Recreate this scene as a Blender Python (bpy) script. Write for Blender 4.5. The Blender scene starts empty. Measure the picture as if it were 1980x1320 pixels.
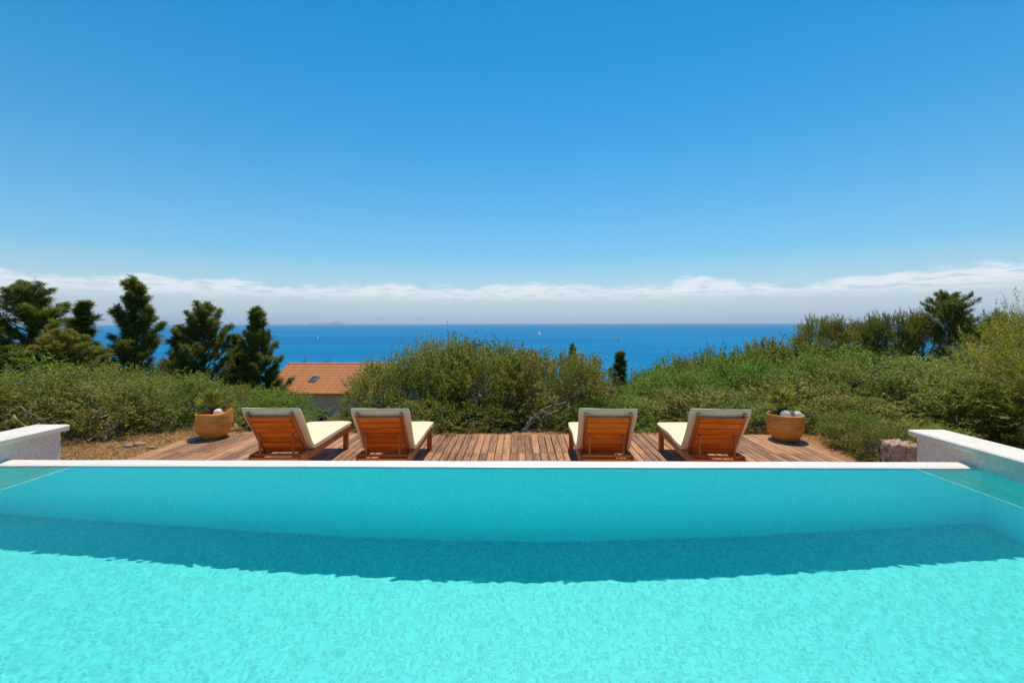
import bpy, math, random
import numpy as np
from mathutils import Vector, Matrix

S = bpy.context.scene
COL = S.collection
R = math.radians

# ------------------------------------------------------------------ camera
F = 880.0                      # focal length in photo pixels (1980 wide)
HORIZON = 625.0
YAW = R(0.9)
EYE = Vector((0, 0, 1.25))     # water level is z = 0
cd = bpy.data.cameras.new('camera')
cam = bpy.data.objects.new('camera', cd)
COL.objects.link(cam)
S.camera = cam
cd.sensor_width = 36.0
cd.lens = F / 1980.0 * 36.0
cd.shift_y = -(660.0 - HORIZON) / 1980.0
cd.clip_start = 0.05
cd.clip_end = 300000.0
cam.location = EYE
cam.rotation_euler = (R(90), R(0.13), YAW)

# ------------------------------------------------------------------ sun and sky
SUN_EL, SUN_AZ = R(70.0), R(10.0)        # azimuth measured from +Y towards +X
SKY_STRENGTH = 0.095
sl = bpy.data.lights.new('sun', 'SUN')
sl.energy = 3.75
sl.angle = R(0.5)
sl.color = (1.0, 0.91, 0.78)
sl.cycles.is_caustics_light = True       # sun light is refracted into the pool
sun = bpy.data.objects.new('sun', sl)
COL.objects.link(sun)
sd = Vector((math.sin(SUN_AZ) * math.cos(SUN_EL), math.cos(SUN_AZ) * math.cos(SUN_EL), math.sin(SUN_EL)))
sun.rotation_euler = sd.to_track_quat('Z', 'Y').to_euler()
sun.location = (0, 0, 60)

world = bpy.data.worlds.new('World')
S.world = world
world.use_nodes = True
S.view_settings.view_transform = 'Standard'
S.view_settings.look = 'None'
S.view_settings.exposure = 0.42
S.view_settings.gamma = 1.0
S.cycles.use_denoising = True
S.cycles.denoising_prefilter = 'NONE'
S.cycles.sample_clamp_indirect = 6.0
S.cycles.max_bounces = 10
S.cycles.diffuse_bounces = 6
S.cycles.adaptive_threshold = 0.02
S.cycles.transparent_max_bounces = 16


class NT:
    """small helper to write node trees"""
    def __init__(self, tree):
        self.t = tree

    def node(self, kind, **kw):
        n = self.t.nodes.new(kind)
        for k, v in kw.items():
            setattr(n, k, v)
        return n

    def set(self, sock, v):
        if hasattr(v, 'is_linked'):
            self.t.links.new(v, sock)
        elif isinstance(v, (tuple, list)) and len(v) == 3 and sock.type == 'RGBA':
            sock.default_value = (*v, 1)
        else:
            sock.default_value = v

    def math(self, op, a, b=None, c=None, clamp=False):
        n = self.node('ShaderNodeMath', operation=op, use_clamp=clamp)
        for i, v in enumerate((a, b, c)):
            if v is not None:
                self.set(n.inputs[i], v)
        return n.outputs[0]

    def mix(self, f, a, b, blend='MIX'):
        n = self.node('ShaderNodeMix', data_type='RGBA', blend_type=blend)
        self.set(n.inputs[0], f)
        self.set(n.inputs[6], a)
        self.set(n.inputs[7], b)
        return n.outputs[2]

    def smooth(self, v, lo, hi, a=0.0, b=1.0):
        n = self.node('ShaderNodeMapRange', interpolation_type='SMOOTHSTEP')
        for i, x in enumerate((v, lo, hi, a, b)):
            self.set(n.inputs[i], x)
        return n.outputs[0]

    def noise(self, vec, scale, detail=3.0, rough=0.5, dist=0.0):
        n = self.node('ShaderNodeTexNoise')
        if vec is not None:
            self.set(n.inputs['Vector'], vec)
        n.inputs['Scale'].default_value = scale
        n.inputs['Detail'].default_value = detail
        n.inputs['Roughness'].default_value = rough
        n.inputs['Distortion'].default_value = dist
        return n.outputs['Fac']

    def vec(self, x, y, z):
        n = self.node('ShaderNodeCombineXYZ')
        for i, v in enumerate((x, y, z)):
            self.set(n.inputs[i], v)
        return n.outputs[0]

    def mapping(self, vec, scale=(1, 1, 1), loc=(0, 0, 0), rot=(0, 0, 0)):
        n = self.node('ShaderNodeMapping')
        self.set(n.inputs[0], vec)
        n.inputs['Location'].default_value = loc
        n.inputs['Rotation'].default_value = rot
        n.inputs['Scale'].default_value = scale
        return n.outputs[0]

    def ramp(self, f, stops):
        n = self.node('ShaderNodeValToRGB')
        self.set(n.inputs[0], f)
        els = n.color_ramp.elements
        while len(els) < len(stops):
            els.new(0.5)
        for e, (p, c) in zip(els, stops):
            e.position = p
            e.color = (*c, 1)
        return n.outputs[0]


# ---- world nodes: Nishita sky, richer blue as in the photograph, and a low bank of thin cloud all round
W = NT(world.node_tree)
bg = world.node_tree.nodes['Background']
sky = W.node('ShaderNodeTexSky', sky_type='NISHITA', sun_disc=False)
sky.sun_elevation = SUN_EL
sky.sun_rotation = SUN_AZ
sky.altitude = 0
sky.air_density = 1.0
sky.dust_density = 0.2
sky.ozone_density = 4.0
tc = W.node('ShaderNodeTexCoord').outputs['Generated']
sep = W.node('ShaderNodeSeparateXYZ')
W.set(sep.inputs[0], tc)
dx, dy, dz = sep.outputs
hor = W.math('SQRT', W.math('ADD', W.math('MULTIPLY', dx, dx), W.math('MULTIPLY', dy, dy)))
el = W.math('DIVIDE', dz, W.math('MAXIMUM', hor, 0.001))
hs = W.node('ShaderNodeHueSaturation')
hs.inputs['Hue'].default_value = 0.484
hs.inputs['Saturation'].default_value = 1.85
hs.inputs['Value'].default_value = 1.08
W.set(hs.inputs['Color'], sky.outputs[0])
# pale blue-white air low over the sea
air = W.math('POWER', 2.71828, W.math('MULTIPLY', W.math('MAXIMUM', el, 0.0), -6.3))
skyc = W.mix(air, hs.outputs[0], (4.2, 5.0, 5.75))
# cloud bank: horizontal coordinates on the unit circle so that it has no seam
ux, uy = W.math('DIVIDE', dx, hor), W.math('DIVIDE', dy, hor)
n_top = W.noise(W.vec(W.math('ADD', ux, 0.37), uy, 0.3), 3.2, 2.0, 0.5)
n_mid = W.noise(W.vec(ux, uy, W.math('MULTIPLY', el, 3.0)), 16.0, 5.0, 0.6)
top = W.math('ADD', W.math('MULTIPLY_ADD', n_top, 0.075, 0.045), W.math('MULTIPLY', W.math('SUBTRACT', n_mid, 0.5), 0.055))
m_top = W.smooth(el, W.math('SUBTRACT', top, 0.012), W.math('ADD', top, 0.003), 1.0, 0.0)
m_bot = W.smooth(el, 0.040, 0.068)
n_fine = W.noise(W.vec(W.math('MULTIPLY', ux, 1.0), uy, W.math('MULTIPLY', el, 7.0)), 26.0, 6.0, 0.62)
m_fine = W.smooth(n_fine, 0.34, 0.54, 0.15, 1.0)
cl = W.math('MULTIPLY', W.math('MULTIPLY', m_top, m_bot), m_fine)
skyc = W.mix(W.math('MULTIPLY', cl, 0.85), skyc, (7.5, 7.55, 7.8))
W.set(bg.inputs[0], skyc)
bg.inputs[1].default_value = SKY_STRENGTH

# ------------------------------------------------------------------ helpers
rng = np.random.default_rng(7)
random.seed(7)


def ray(px, py):
    u, v = (px - 990.0) / F, -(py - HORIZON) / F
    c, s = math.cos(YAW), math.sin(YAW)
    return Vector((u * c - s, u * s + c, v))


def at_y(px, py, Y):
    d = ray(px, py)
    return EYE + d * (Y / d.y)


def at_z(px, py, z):
    d = ray(px, py)
    return EYE + d * ((z - EYE.z) / d.z)


def tag(o, label=None, cat=None, group=None, kind=None):
    if label: o['label'] = label
    if cat: o['category'] = cat
    if group: o['group'] = group
    if kind: o['kind'] = kind
    return o


def empty(name, loc=(0, 0, 0), rz=0.0, **kw):
    o = bpy.data.objects.new(name, None)
    o.empty_display_size = 0.1
    o.location = loc
    o.rotation_euler = (0, 0, rz)
    COL.objects.link(o)
    return tag(o, **kw)


def link(name, me, mat=None, parent=None, loc=(0, 0, 0), rot=(0, 0, 0)):
    o = bpy.data.objects.new(name, me)
    if mat is not None and not me.materials:
        me.materials.append(mat)
    o.parent = parent
    o.location = loc
    o.rotation_euler = rot
    COL.objects.link(o)
    return o


def mesh_np(name, verts, faces, smooth=False):
    """faces: (n,3) or (n,4) int array"""
    me = bpy.data.meshes.new(name)
    verts = np.asarray(verts, dtype=np.float32)
    faces = np.asarray(faces, dtype=np.int32)
    n, k = faces.shape
    me.vertices.add(len(verts))
    me.vertices.foreach_set('co', verts.ravel())
    me.loops.add(n * k)
    me.loops.foreach_set('vertex_index', faces.ravel())
    me.polygons.add(n)
    me.polygons.foreach_set('loop_start', np.arange(0, n * k, k, dtype=np.int32))
    me.polygons.foreach_set('loop_total', np.full(n, k, dtype=np.int32))
    if smooth:
        me.polygons.foreach_set('use_smooth', np.ones(n, dtype=bool))
    me.update(calc_edges=True)
    return me


class MB:
    """collects shapes and builds ONE mesh"""
    def __init__(self):
        self.v, self.f = [], []

    def add(self, verts, faces, M=None):
        b = len(self.v)
        for p in verts:
            p = Vector(p)
            self.v.append(tuple(M @ p) if M is not None else tuple(p))
        self.f += [tuple(i + b for i in q) for q in faces]
        return self

    def box(self, a, b, ch=0.0, M=None):
        x0, y0, z0 = a
        x1, y1, z1 = b
        if ch <= 0:
            v = [(x, y, z) for z in (z0, z1) for x, y in ((x0, y0), (x1, y0), (x1, y1), (x0, y1))]
            f = [(3, 2, 1, 0), (4, 5, 6, 7), (0, 1, 5, 4), (1, 2, 6, 5), (2, 3, 7, 6), (3, 0, 4, 7)]
            return self.add(v, f, M)
        # box with all twelve edges chamfered
        v, idx = [], {}
        xs, ys, zs = (x0, x1), (y0, y1), (z0, z1)
        for i in (0, 1):
            for j in (0, 1):
                for k in (0, 1):
                    c = (xs[i], ys[j], zs[k])
                    s = (1 if i == 0 else -1, 1 if j == 0 else -1, 1 if k == 0 else -1)
                    for ax in range(3):      # point lying on the face normal to axis ax
                        p = [c[m] + (0 if m == ax else s[m] * ch) for m in range(3)]
                        idx[(i, j, k, ax)] = len(v)
                        v.append(tuple(p))
        f = []
        for ax in range(3):
            for side in (0, 1):
                q = []
                for (a_, b_) in ((0, 0), (1, 0), (1, 1), (0, 1)):
                    t = [0, 0, 0]
                    t[ax] = side
                    t[(ax + 1) % 3] = a_
                    t[(ax + 2) % 3] = b_
                    q.append(idx[(*t, ax)])
                f.append(tuple(q if side else q[::-1]))
        for ax in range(3):                  # edges along axis ax
            b1, b2 = (ax + 1) % 3, (ax + 2) % 3
            for s1 in (0, 1):
                for s2 in (0, 1):
                    t0, t1 = [0, 0, 0], [0, 0, 0]
                    t0[b1] = t1[b1] = s1
                    t0[b2] = t1[b2] = s2
                    t1[ax] = 1
                    q = (idx[(*t0, b1)], idx[(*t1, b1)], idx[(*t1, b2)], idx[(*t0, b2)])
                    f.append(q if s1 != s2 else q[::-1])
        for i in (0, 1):
            for j in (0, 1):
                for k in (0, 1):
                    q = (idx[(i, j, k, 0)], idx[(i, j, k, 1)], idx[(i, j, k, 2)])
                    f.append(q if (i + j + k) % 2 else q[::-1])
        return self.add(v, f, M)

    def tube(self, pts, radii, n=6, cap=True):
        pts = [Vector(p) for p in pts]
        base = len(self.v)
        up = Vector((0.31, 0.2, 0.93))
        for i, p in enumerate(pts):
            d = (pts[min(i + 1, len(pts) - 1)] - pts[max(i - 1, 0)])
            d = d.normalized() if d.length > 1e-9 else Vector((0, 0, 1))
            a = d.cross(up)
            if a.length < 1e-3:
                a = d.cross(Vector((1, 0, 0)))
            a.normalize()
            b = d.cross(a)
            for k in range(n):
                t = 2 * math.pi * k / n
                self.v.append(tuple(p + (a * math.cos(t) + b * math.sin(t)) * radii[i]))
        for i in range(len(pts) - 1):
            for k in range(n):
                k2 = (k + 1) % n
                self.f.append((base + i * n + k, base + i * n + k2, base + (i + 1) * n + k2, base + (i + 1) * n + k))
        if cap:
            self.f.append(tuple(base + k for k in range(n))[::-1])
            e = base + (len(pts) - 1) * n
            self.f.append(tuple(e + k for k in range(n)))
        return self

    def mesh(self, name, smooth=False):
        me = bpy.data.meshes.new(name)
        me.from_pydata(self.v, [], self.f)
        if smooth:
            me.polygons.foreach_set('use_smooth', np.ones(len(me.polygons), dtype=bool))
        me.update()
        return me

    def build(self, name, mat, parent=None, loc=(0, 0, 0), rot=(0, 0, 0), smooth=False):
        return link(name, self.mesh(name, smooth), mat, parent, loc, rot)


def copy_tree(o, parent=None):
    c = o.copy()
    COL.objects.link(c)
    c.parent = parent
    for ch in list(o.children):
        copy_tree(ch, c)
    return c


def new_mat(name):
    m = bpy.data.materials.new(name)
    m.use_nodes = True
    n = NT(m.node_tree)
    return m, n, m.node_tree.nodes['Principled BSDF'], m.node_tree.nodes['Material Output']


def bump(n, bsdf, height, strength=0.3, dist=0.01):
    b = n.node('ShaderNodeBump')
    b.inputs['Strength'].default_value = strength
    b.inputs['Distance'].default_value = dist
    n.set(b.inputs['Height'], height)
    n.set(bsdf.inputs['Normal'], b.outputs[0])


def obj_coord(n):
    return n.node('ShaderNodeTexCoord').outputs['Object']


def world_coord(n):
    return n.node('ShaderNodeNewGeometry').outputs['Position']


# ------------------------------------------------------------------ materials
def mat_plain(name, col, rough=0.6, var=0.15, scale=8.0, bumps=0.15, spec=0.5):
    m, n, b, o = new_mat(name)
    f = n.noise(obj_coord(n), scale, 5.0, 0.6)
    lo = tuple(c * (1 - var) for c in col)
    hi = tuple(min(1, c * (1 + var)) for c in col)
    n.set(b.inputs['Base Color'], n.mix(n.smooth(f, 0.3, 0.7), lo, hi))
    b.inputs['Roughness'].default_value = rough
    b.inputs['Specular IOR Level'].default_value = spec
    if bumps:
        bump(n, b, n.noise(obj_coord(n), scale * 5, 4.0, 0.6), bumps, 0.005)
    return m


def mat_wood(name, dark, mid, light, axis, rough=0.5, per_object=0.5, grain=14.0, spec=0.4):
    """axis = direction of the grain; every object gets its own tone"""
    m, n, b, o = new_mat(name)
    info = n.node('ShaderNodeObjectInfo')
    rnd = info.outputs['Random']
    sc = [grain, grain, grain]
    sc[axis] = grain * 0.06
    off = n.math('MULTIPLY', rnd, 37.0)
    v = n.node('ShaderNodeVectorMath', operation='ADD')
    n.set(v.inputs[0], n.mapping(obj_coord(n), tuple(sc)))
    n.set(v.inputs[1], n.vec(off, off, off))
    g = n.noise(v.outputs[0], 3.0, 5.0, 0.65, 0.4)
    fac = n.math('MULTIPLY_ADD', n.math('SUBTRACT', rnd, 0.5), per_object, n.smooth(g, 0.25, 0.75), clamp=True)
    colr = n.ramp(fac, [(0.0, dark), (0.5, mid), (1.0, light)])
    # slow weathering patches
    w = n.noise(v.outputs[0], 0.35, 3.0, 0.6)
    grey = n.math('MULTIPLY', n.smooth(w, 0.45, 0.75), 0.35)
    avg = tuple((dark[i] + light[i]) * 0.5 * (0.9, 0.95, 1.15)[i] for i in range(3))
    n.set(b.inputs['Base Color'], n.mix(grey, colr, avg))
    b.inputs['Roughness'].default_value = rough
    b.inputs['Specular IOR Level'].default_value = spec
    bump(n, b, g, 0.35, 0.003)
    return m


def mat_leaf(name, cols, trans=0.35, rough=0.46, patch_scale=1.1, patch=(0.5, 0.7)):
    """leaf colour differs from leaf to leaf and from clump to clump"""
    m, n, b, o = new_mat(name)
    geo = n.node('ShaderNodeNewGeometry')
    rnd = geo.outputs['Random Per Island']
    c1 = n.ramp(rnd, cols[0])
    c2 = n.ramp(rnd, cols[1])
    info = n.node('ShaderNodeObjectInfo')
    pv = n.node('ShaderNodeVectorMath', operation='ADD')
    n.set(pv.inputs[0], obj_coord(n))
    n.set(pv.inputs[1], n.math('MULTIPLY', info.outputs['Random'], 50.0))
    p = n.noise(pv.outputs[0], patch_scale, 2.0, 0.5)
    col = n.mix(n.smooth(p, patch[0] - 0.1, patch[1] - 0.1), c1, c2)
    hsv = n.node('ShaderNodeHueSaturation')
    n.set(hsv.inputs['Hue'], n.math('MULTIPLY_ADD', info.outputs['Random'], 0.03, 0.487))
    n.set(hsv.inputs['Value'], n.math('MULTIPLY_ADD', info.outputs['Random'], 0.3, 0.85))
    n.set(hsv.inputs['Color'], col)
    col = hsv.outputs[0]
    n.set(b.inputs['Base Color'], col)
    b.inputs['Roughness'].default_value = rough
    b.inputs['Specular IOR Level'].default_value = 0.3
    t = n.node('ShaderNodeBsdfTranslucent')
    n.set(t.inputs[0], n.mix(0.5, col, (0.32, 0.36, 0.05), 'MIX'))
    mx = n.node('ShaderNodeMixShader')
    mx.inputs[0].default_value = trans
    n.set(mx.inputs[1], b.outputs[0])
    n.set(mx.inputs[2], t.outputs[0])
    n.set(o.inputs['Surface'], mx.outputs[0])
    return m


def mat_mosaic(name, tile, grout, size=0.025, rough=0.25, var=0.12, spec=0.5):
    """small square mosaic: colour per tile, grout lines sunk"""
    m, n, b, o = new_mat(name)
    pos = world_coord(n)
    geo = n.node('ShaderNodeNewGeometry')
    ns = n.node('ShaderNodeSeparateXYZ'); n.set(ns.inputs[0], geo.outputs['True Normal'])
    ps = n.node('ShaderNodeSeparateXYZ'); n.set(ps.inputs[0], pos)
    ax = n.math('GREATER_THAN', n.math('ABSOLUTE', ns.outputs[0]), 0.6)
    az = n.math('GREATER_THAN', n.math('ABSOLUTE', ns.outputs[2]), 0.6)
    mf = n.node('ShaderNodeMix', data_type='FLOAT')
    n.set(mf.inputs[0], ax); n.set(mf.inputs[2], ps.outputs[0]); n.set(mf.inputs[3], ps.outputs[1])
    mg = n.node('ShaderNodeMix', data_type='FLOAT')
    n.set(mg.inputs[0], az); n.set(mg.inputs[2], ps.outputs[2]); n.set(mg.inputs[3], ps.outputs[1])
    u = n.math('DIVIDE', mf.outputs[0], size)
    v = n.math('DIVIDE', mg.outputs[0], size)
    wn = n.node('ShaderNodeTexWhiteNoise', noise_dimensions='2D')
    n.set(wn.inputs['Vector'], n.vec(n.math('FLOOR', u), n.math('FLOOR', v), 0.0))
    r = wn.outputs['Value']
    eu = n.math('ABSOLUTE', n.math('SUBTRACT', n.math('FRACT', u), 0.5))
    ev = n.math('ABSOLUTE', n.math('SUBTRACT', n.math('FRACT', v), 0.5))
    line = n.smooth(n.math('MAXIMUM', eu, ev), 0.42, 0.48)
    lo = tuple(c * (1 - var) for c in tile)
    hi = tuple(min(1, c * (1 + var)) for c in tile)
    col = n.mix(line, n.mix(r, lo, hi), grout)
    big = n.noise(pos, 1.3, 4.0, 0.6)
    col = n.mix(n.math('MULTIPLY', n.smooth(big, 0.35, 0.75), 0.12), col, grout)
    n.set(b.inputs['Base Color'], col)
    b.inputs['Roughness'].default_value = rough
    b.inputs['Specular IOR Level'].default_value = spec
    bump(n, b, line, -0.25, 0.002)
    return m


M_PLANK = mat_wood('deck wood', (0.13, 0.068, 0.040), (0.33, 0.15, 0.07), (0.50, 0.25, 0.115), 1, 0.62, 0.75, 16.0, 0.3)
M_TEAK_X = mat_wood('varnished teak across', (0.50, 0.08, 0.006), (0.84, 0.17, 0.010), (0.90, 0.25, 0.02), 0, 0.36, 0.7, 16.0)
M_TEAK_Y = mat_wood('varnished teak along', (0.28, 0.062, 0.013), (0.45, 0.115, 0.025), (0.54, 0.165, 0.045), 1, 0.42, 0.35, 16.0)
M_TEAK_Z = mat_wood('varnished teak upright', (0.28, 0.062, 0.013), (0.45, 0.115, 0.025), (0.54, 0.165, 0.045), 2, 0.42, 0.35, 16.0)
M_BOLT = mat_plain('dark end grain', (0.07, 0.045, 0.035), 0.7)
M_COPING = mat_plain('pale stone slab', (0.70, 0.62, 0.53), 0.55, 0.07, 6.0, 0.12)
M_TILE = mat_mosaic('pool floor mosaic', (0.12, 0.71, 0.66), (0.23, 0.76, 0.71), 0.022, 0.3, 0.16)
M_TILE_WALL = mat_mosaic('pool wall mosaic', (0.05, 0.92, 0.90), (0.10, 0.78, 0.78), 0.025, 0.3, 0.07)  # brighter than the floor: missing bounce light put into the wall colour
M_TILE_DRY = mat_mosaic('white wall mosaic', (0.74, 0.64, 0.54), (0.62, 0.53, 0.45), 0.025, 0.35, 0.12)
M_WEIR = mat_mosaic('white edge mosaic', (0.78, 0.70, 0.61), (0.64, 0.58, 0.51), 0.02, 0.4, 0.05)
M_PLASTER = mat_plain('grey house render', (0.66, 0.385, 0.275), 0.85, 0.1, 1.2, 0.2)
M_ROOF = mat_plain('orange roof tile', (0.88, 0.30, 0.095), 0.75, 0.18, 3.0, 0.2)
M_FRAME = mat_plain('pale window frame', (0.55, 0.52, 0.5), 0.5, 0.05)
M_SKYFRAME = mat_plain('grey metal skylight frame', (0.16, 0.16, 0.17), 0.4, 0.05)
M_TERRA = None


def mat_glass_dark(name, col):
    m, n, b, o = new_mat(name)
    b.inputs['Base Color'].default_value = (*col, 1)
    b.inputs['Roughness'].default_value = 0.06
    return m


M_PANE = mat_glass_dark('dark window glass', (0.02, 0.025, 0.028))


def mat_terracotta():
    m, n, b, o = new_mat('banded terracotta')
    v = n.mapping(obj_coord(n), (2.2, 2.2, 16.0), rot=(0.12, 0.08, 0))
    f = n.noise(v, 1.3, 5.0, 0.6, 0.5)
    g = n.noise(obj_coord(n), 9.0, 4.0, 0.6)
    c = n.ramp(n.math('MULTIPLY_ADD', g, 0.25, n.math('SUBTRACT', f, 0.12)),
               [(0.25, (0.46, 0.14, 0.022)), (0.5, (0.74, 0.27, 0.045)), (0.75, (0.84, 0.40, 0.10))])
    n.set(b.inputs['Base Color'], c)
    b.inputs['Roughness'].default_value = 0.6
    b.inputs['Specular IOR Level'].default_value = 0.35
    bump(n, b, f, 0.25, 0.006)
    return m


M_TERRA = mat_terracotta()


def mat_fabric():
    m, n, b, o = new_mat('cream canvas')
    f = n.noise(obj_coord(n), 5.0, 4.0, 0.6)
    weave = n.noise(obj_coord(n), 420.0, 1.0)
    n.set(b.inputs['Base Color'], n.mix(n.smooth(f, 0.3, 0.7), (0.84, 0.60, 0.375), (0.88, 0.665, 0.44)))
    b.inputs['Roughness'].default_value = 0.9
    b.inputs['Specular IOR Level'].default_value = 0.15
    b.inputs['Sheen Weight'].default_value = 0.15
    h = n.math('MULTIPLY_ADD', weave, 0.12, n.noise(obj_coord(n), 7.0, 3.0, 0.55))
    bump(n, b, h, 0.5, 0.012)
    return m


M_CANVAS = mat_fabric()


def mat_bark(name, dark, light):
    m, n, b, o = new_mat(name)
    v = n.mapping(obj_coord(n), (9, 9, 2.5))
    f = n.noise(v, 3.0, 5.0, 0.7, 0.6)
    n.set(b.inputs['Base Color'], n.mix(n.smooth(f, 0.3, 0.7), dark, light))
    b.inputs['Roughness'].default_value = 0.9
    b.inputs['Specular IOR Level'].default_value = 0.15
    bump(n, b, f, 0.8, 0.02)
    return m


M_BARK = mat_bark('olive bark', (0.14, 0.10, 0.07), (0.48, 0.40, 0.31))
M_PINEBARK = mat_bark('pine bark', (0.05, 0.035, 0.026), (0.17, 0.13, 0.10))

M_OLIVE = mat_leaf('olive leaves',
    [[(0.0, (0.040, 0.061, 0.007)), (0.45, (0.152, 0.210, 0.021)), (0.85, (0.284, 0.338, 0.057)), (1.0, (0.528, 0.554, 0.162))],
     [(0.0, (0.063, 0.070, 0.008)), (0.45, (0.244, 0.257, 0.028)), (0.85, (0.409, 0.392, 0.065)), (1.0, (0.660, 0.568, 0.162))]], 0.4)
M_OLIVE_DRY = mat_leaf('dry olive leaves',
    [[(0.0, (0.068, 0.064, 0.009)), (0.5, (0.270, 0.236, 0.036)), (1.0, (0.686, 0.554, 0.154))],
     [(0.0, (0.052, 0.070, 0.008)), (0.5, (0.198, 0.236, 0.026)), (1.0, (0.528, 0.500, 0.113))]], 0.36)
M_GREEN = mat_leaf('fresh green leaves',
    [[(0.0, (0.032, 0.073, 0.007)), (0.5, (0.126, 0.250, 0.023)), (1.0, (0.317, 0.433, 0.057))],
     [(0.0, (0.055, 0.085, 0.008)), (0.5, (0.217, 0.291, 0.026)), (1.0, (0.436, 0.460, 0.072))]], 0.42)
M_YELLOW = mat_leaf('yellow green needles',
    [[(0.0, (0.090, 0.098, 0.009)), (0.5, (0.330, 0.345, 0.031)), (1.0, (0.690, 0.598, 0.076))],
     [(0.0, (0.108, 0.094, 0.011)), (0.5, (0.435, 0.377, 0.038)), (1.0, (0.800, 0.598, 0.111))]], 0.45)
M_PINE = mat_leaf('pine needles',
    [[(0.0, (0.034, 0.058, 0.010)), (0.5, (0.081, 0.124, 0.017)), (1.0, (0.203, 0.247, 0.041))],
     [(0.0, (0.070, 0.090, 0.013)), (0.5, (0.179, 0.211, 0.023)), (1.0, (0.374, 0.378, 0.052))]], 0.32, 0.5, 0.55)
M_PINE_GOLD = mat_leaf('golden pine needles',
    [[(0.0, (0.078, 0.096, 0.014)), (0.5, (0.195, 0.211, 0.025)), (1.0, (0.390, 0.364, 0.052))],
     [(0.0, (0.133, 0.111, 0.018)), (0.5, (0.312, 0.240, 0.033)), (1.0, (0.546, 0.364, 0.062))]], 0.34, 0.5, 0.5)
M_RED = mat_leaf('red bracts',
    [[(0.0, (0.10, 0.014, 0.02)), (0.5, (0.26, 0.03, 0.045)), (1.0, (0.42, 0.08, 0.10))],
     [(0.0, (0.03, 0.05, 0.015)), (0.5, (0.2, 0.03, 0.04)), (1.0, (0.35, 0.06, 0.08))]], 0.35)
M_PALM = mat_leaf('fan palm leaf',
    [[(0.0, (0.120, 0.160, 0.040)), (0.6, (0.255, 0.290, 0.060)), (1.0, (0.675, 0.522, 0.070))],
     [(0.0, (0.180, 0.203, 0.050)), (0.6, (0.420, 0.377, 0.060)), (1.0, (0.850, 0.609, 0.060))]], 0.3, 0.45, 9.0)
M_STRAW = mat_leaf('dry straw',
    [[(0.0, (0.22, 0.12, 0.045)), (0.5, (0.38, 0.23, 0.09)), (1.0, (0.55, 0.38, 0.18))],
     [(0.0, (0.18, 0.10, 0.04)), (0.5, (0.32, 0.18, 0.07)), (1.0, (0.45, 0.30, 0.14))]], 0.25)


def mat_ground():
    m, n, b, o = new_mat('dry earth')
    p = world_coord(n)
    a = n.noise(p, 0.9, 6.0, 0.65)
    g = n.noise(p, 14.0, 5.0, 0.7)
    c = n.ramp(n.math('MULTIPLY_ADD', g, 0.5, n.math('MULTIPLY', a, 0.5)),
               [(0.3, (0.16, 0.075, 0.032)), (0.5, (0.34, 0.17, 0.07)), (0.7, (0.46, 0.28, 0.12))])
    sp = n.node('ShaderNodeSeparateXYZ')
    n.set(sp.inputs[0], p)
    far = n.smooth(n.math('MULTIPLY_ADD', a, 6.0, sp.outputs[1]), 13.0, 18.0)
    c = n.mix(far, c, n.mix(g, (0.05, 0.06, 0.02), (0.13, 0.13, 0.05)))     # hillside overgrown with low scrub
    n.set(b.inputs['Base Color'], c)
    b.inputs['Roughness'].default_value = 0.95
    b.inputs['Specular IOR Level'].default_value = 0.1
    bump(n, b, g, 0.8, 0.05)
    return m


M_GROUND = mat_ground()


def mat_sea():
    m, n, b, o = new_mat('open sea')
    p = world_coord(n)
    v = n.mapping(p, (0.0009, 0.006, 1))
    a = n.noise(v, 1.0, 5.0, 0.6, 0.6)
    fine = n.noise(n.mapping(p, (0.03, 0.11, 1)), 1.0, 4.0, 0.6)
    c = n.mix(n.smooth(a, 0.3, 0.72), (0.0, 0.115, 0.285), (0.004, 0.185, 0.365))
    n.set(b.inputs['Base Color'], c)
    b.inputs['Roughness'].default_value = 0.55
    b.inputs['Specular IOR Level'].default_value = 0.015
    bump(n, b, fine, 0.35, 1.2)
    return m


M_SEA = mat_sea()


def mat_water():
    m, n, b, o = new_mat('clear pool water')
    b.inputs['Base Color'].default_value = (0.93, 1.0, 1.0, 1)
    b.inputs['Roughness'].default_value = 0.0
    b.inputs['IOR'].default_value = 1.33
    b.inputs['Transmission Weight'].default_value = 1.0
    return m


M_WATER = mat_water()

# ------------------------------------------------------------------ ground and sea
PX0, PX1, PY0, PY1, PFLOOR = -4.66, 3.92, -3.0, 3.93, -1.434   # pool: inner faces and floor
DECK = -0.59
SEA = -40.0


def smoothstep(a, b, x):
    t = np.clip((x - a) / (b - a), 0, 1)
    return t * t * (3 - 2 * t)


def ground_z(x, y):
    x, y = np.asarray(x, float), np.asarray(y, float)
    t = smoothstep(5, 18, x)
    s1 = np.clip(y - 8.2, 0, 40)
    s2 = np.clip(y - 48.2, 0, None)
    z = -0.63 - s1 * (0.19 * (1 - t) + 0.055 * t) - s2 * 0.24
    z -= 1.0 * smoothstep(8.7, 12.5, y) * (1 - t)
    z += 0.25 * np.sin(x * 0.35 + 1.0) * np.sin(y * 0.27) * np.clip((y - 9) / 10, 0, 1)
    return np.maximum(z, SEA - 4.0)


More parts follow.
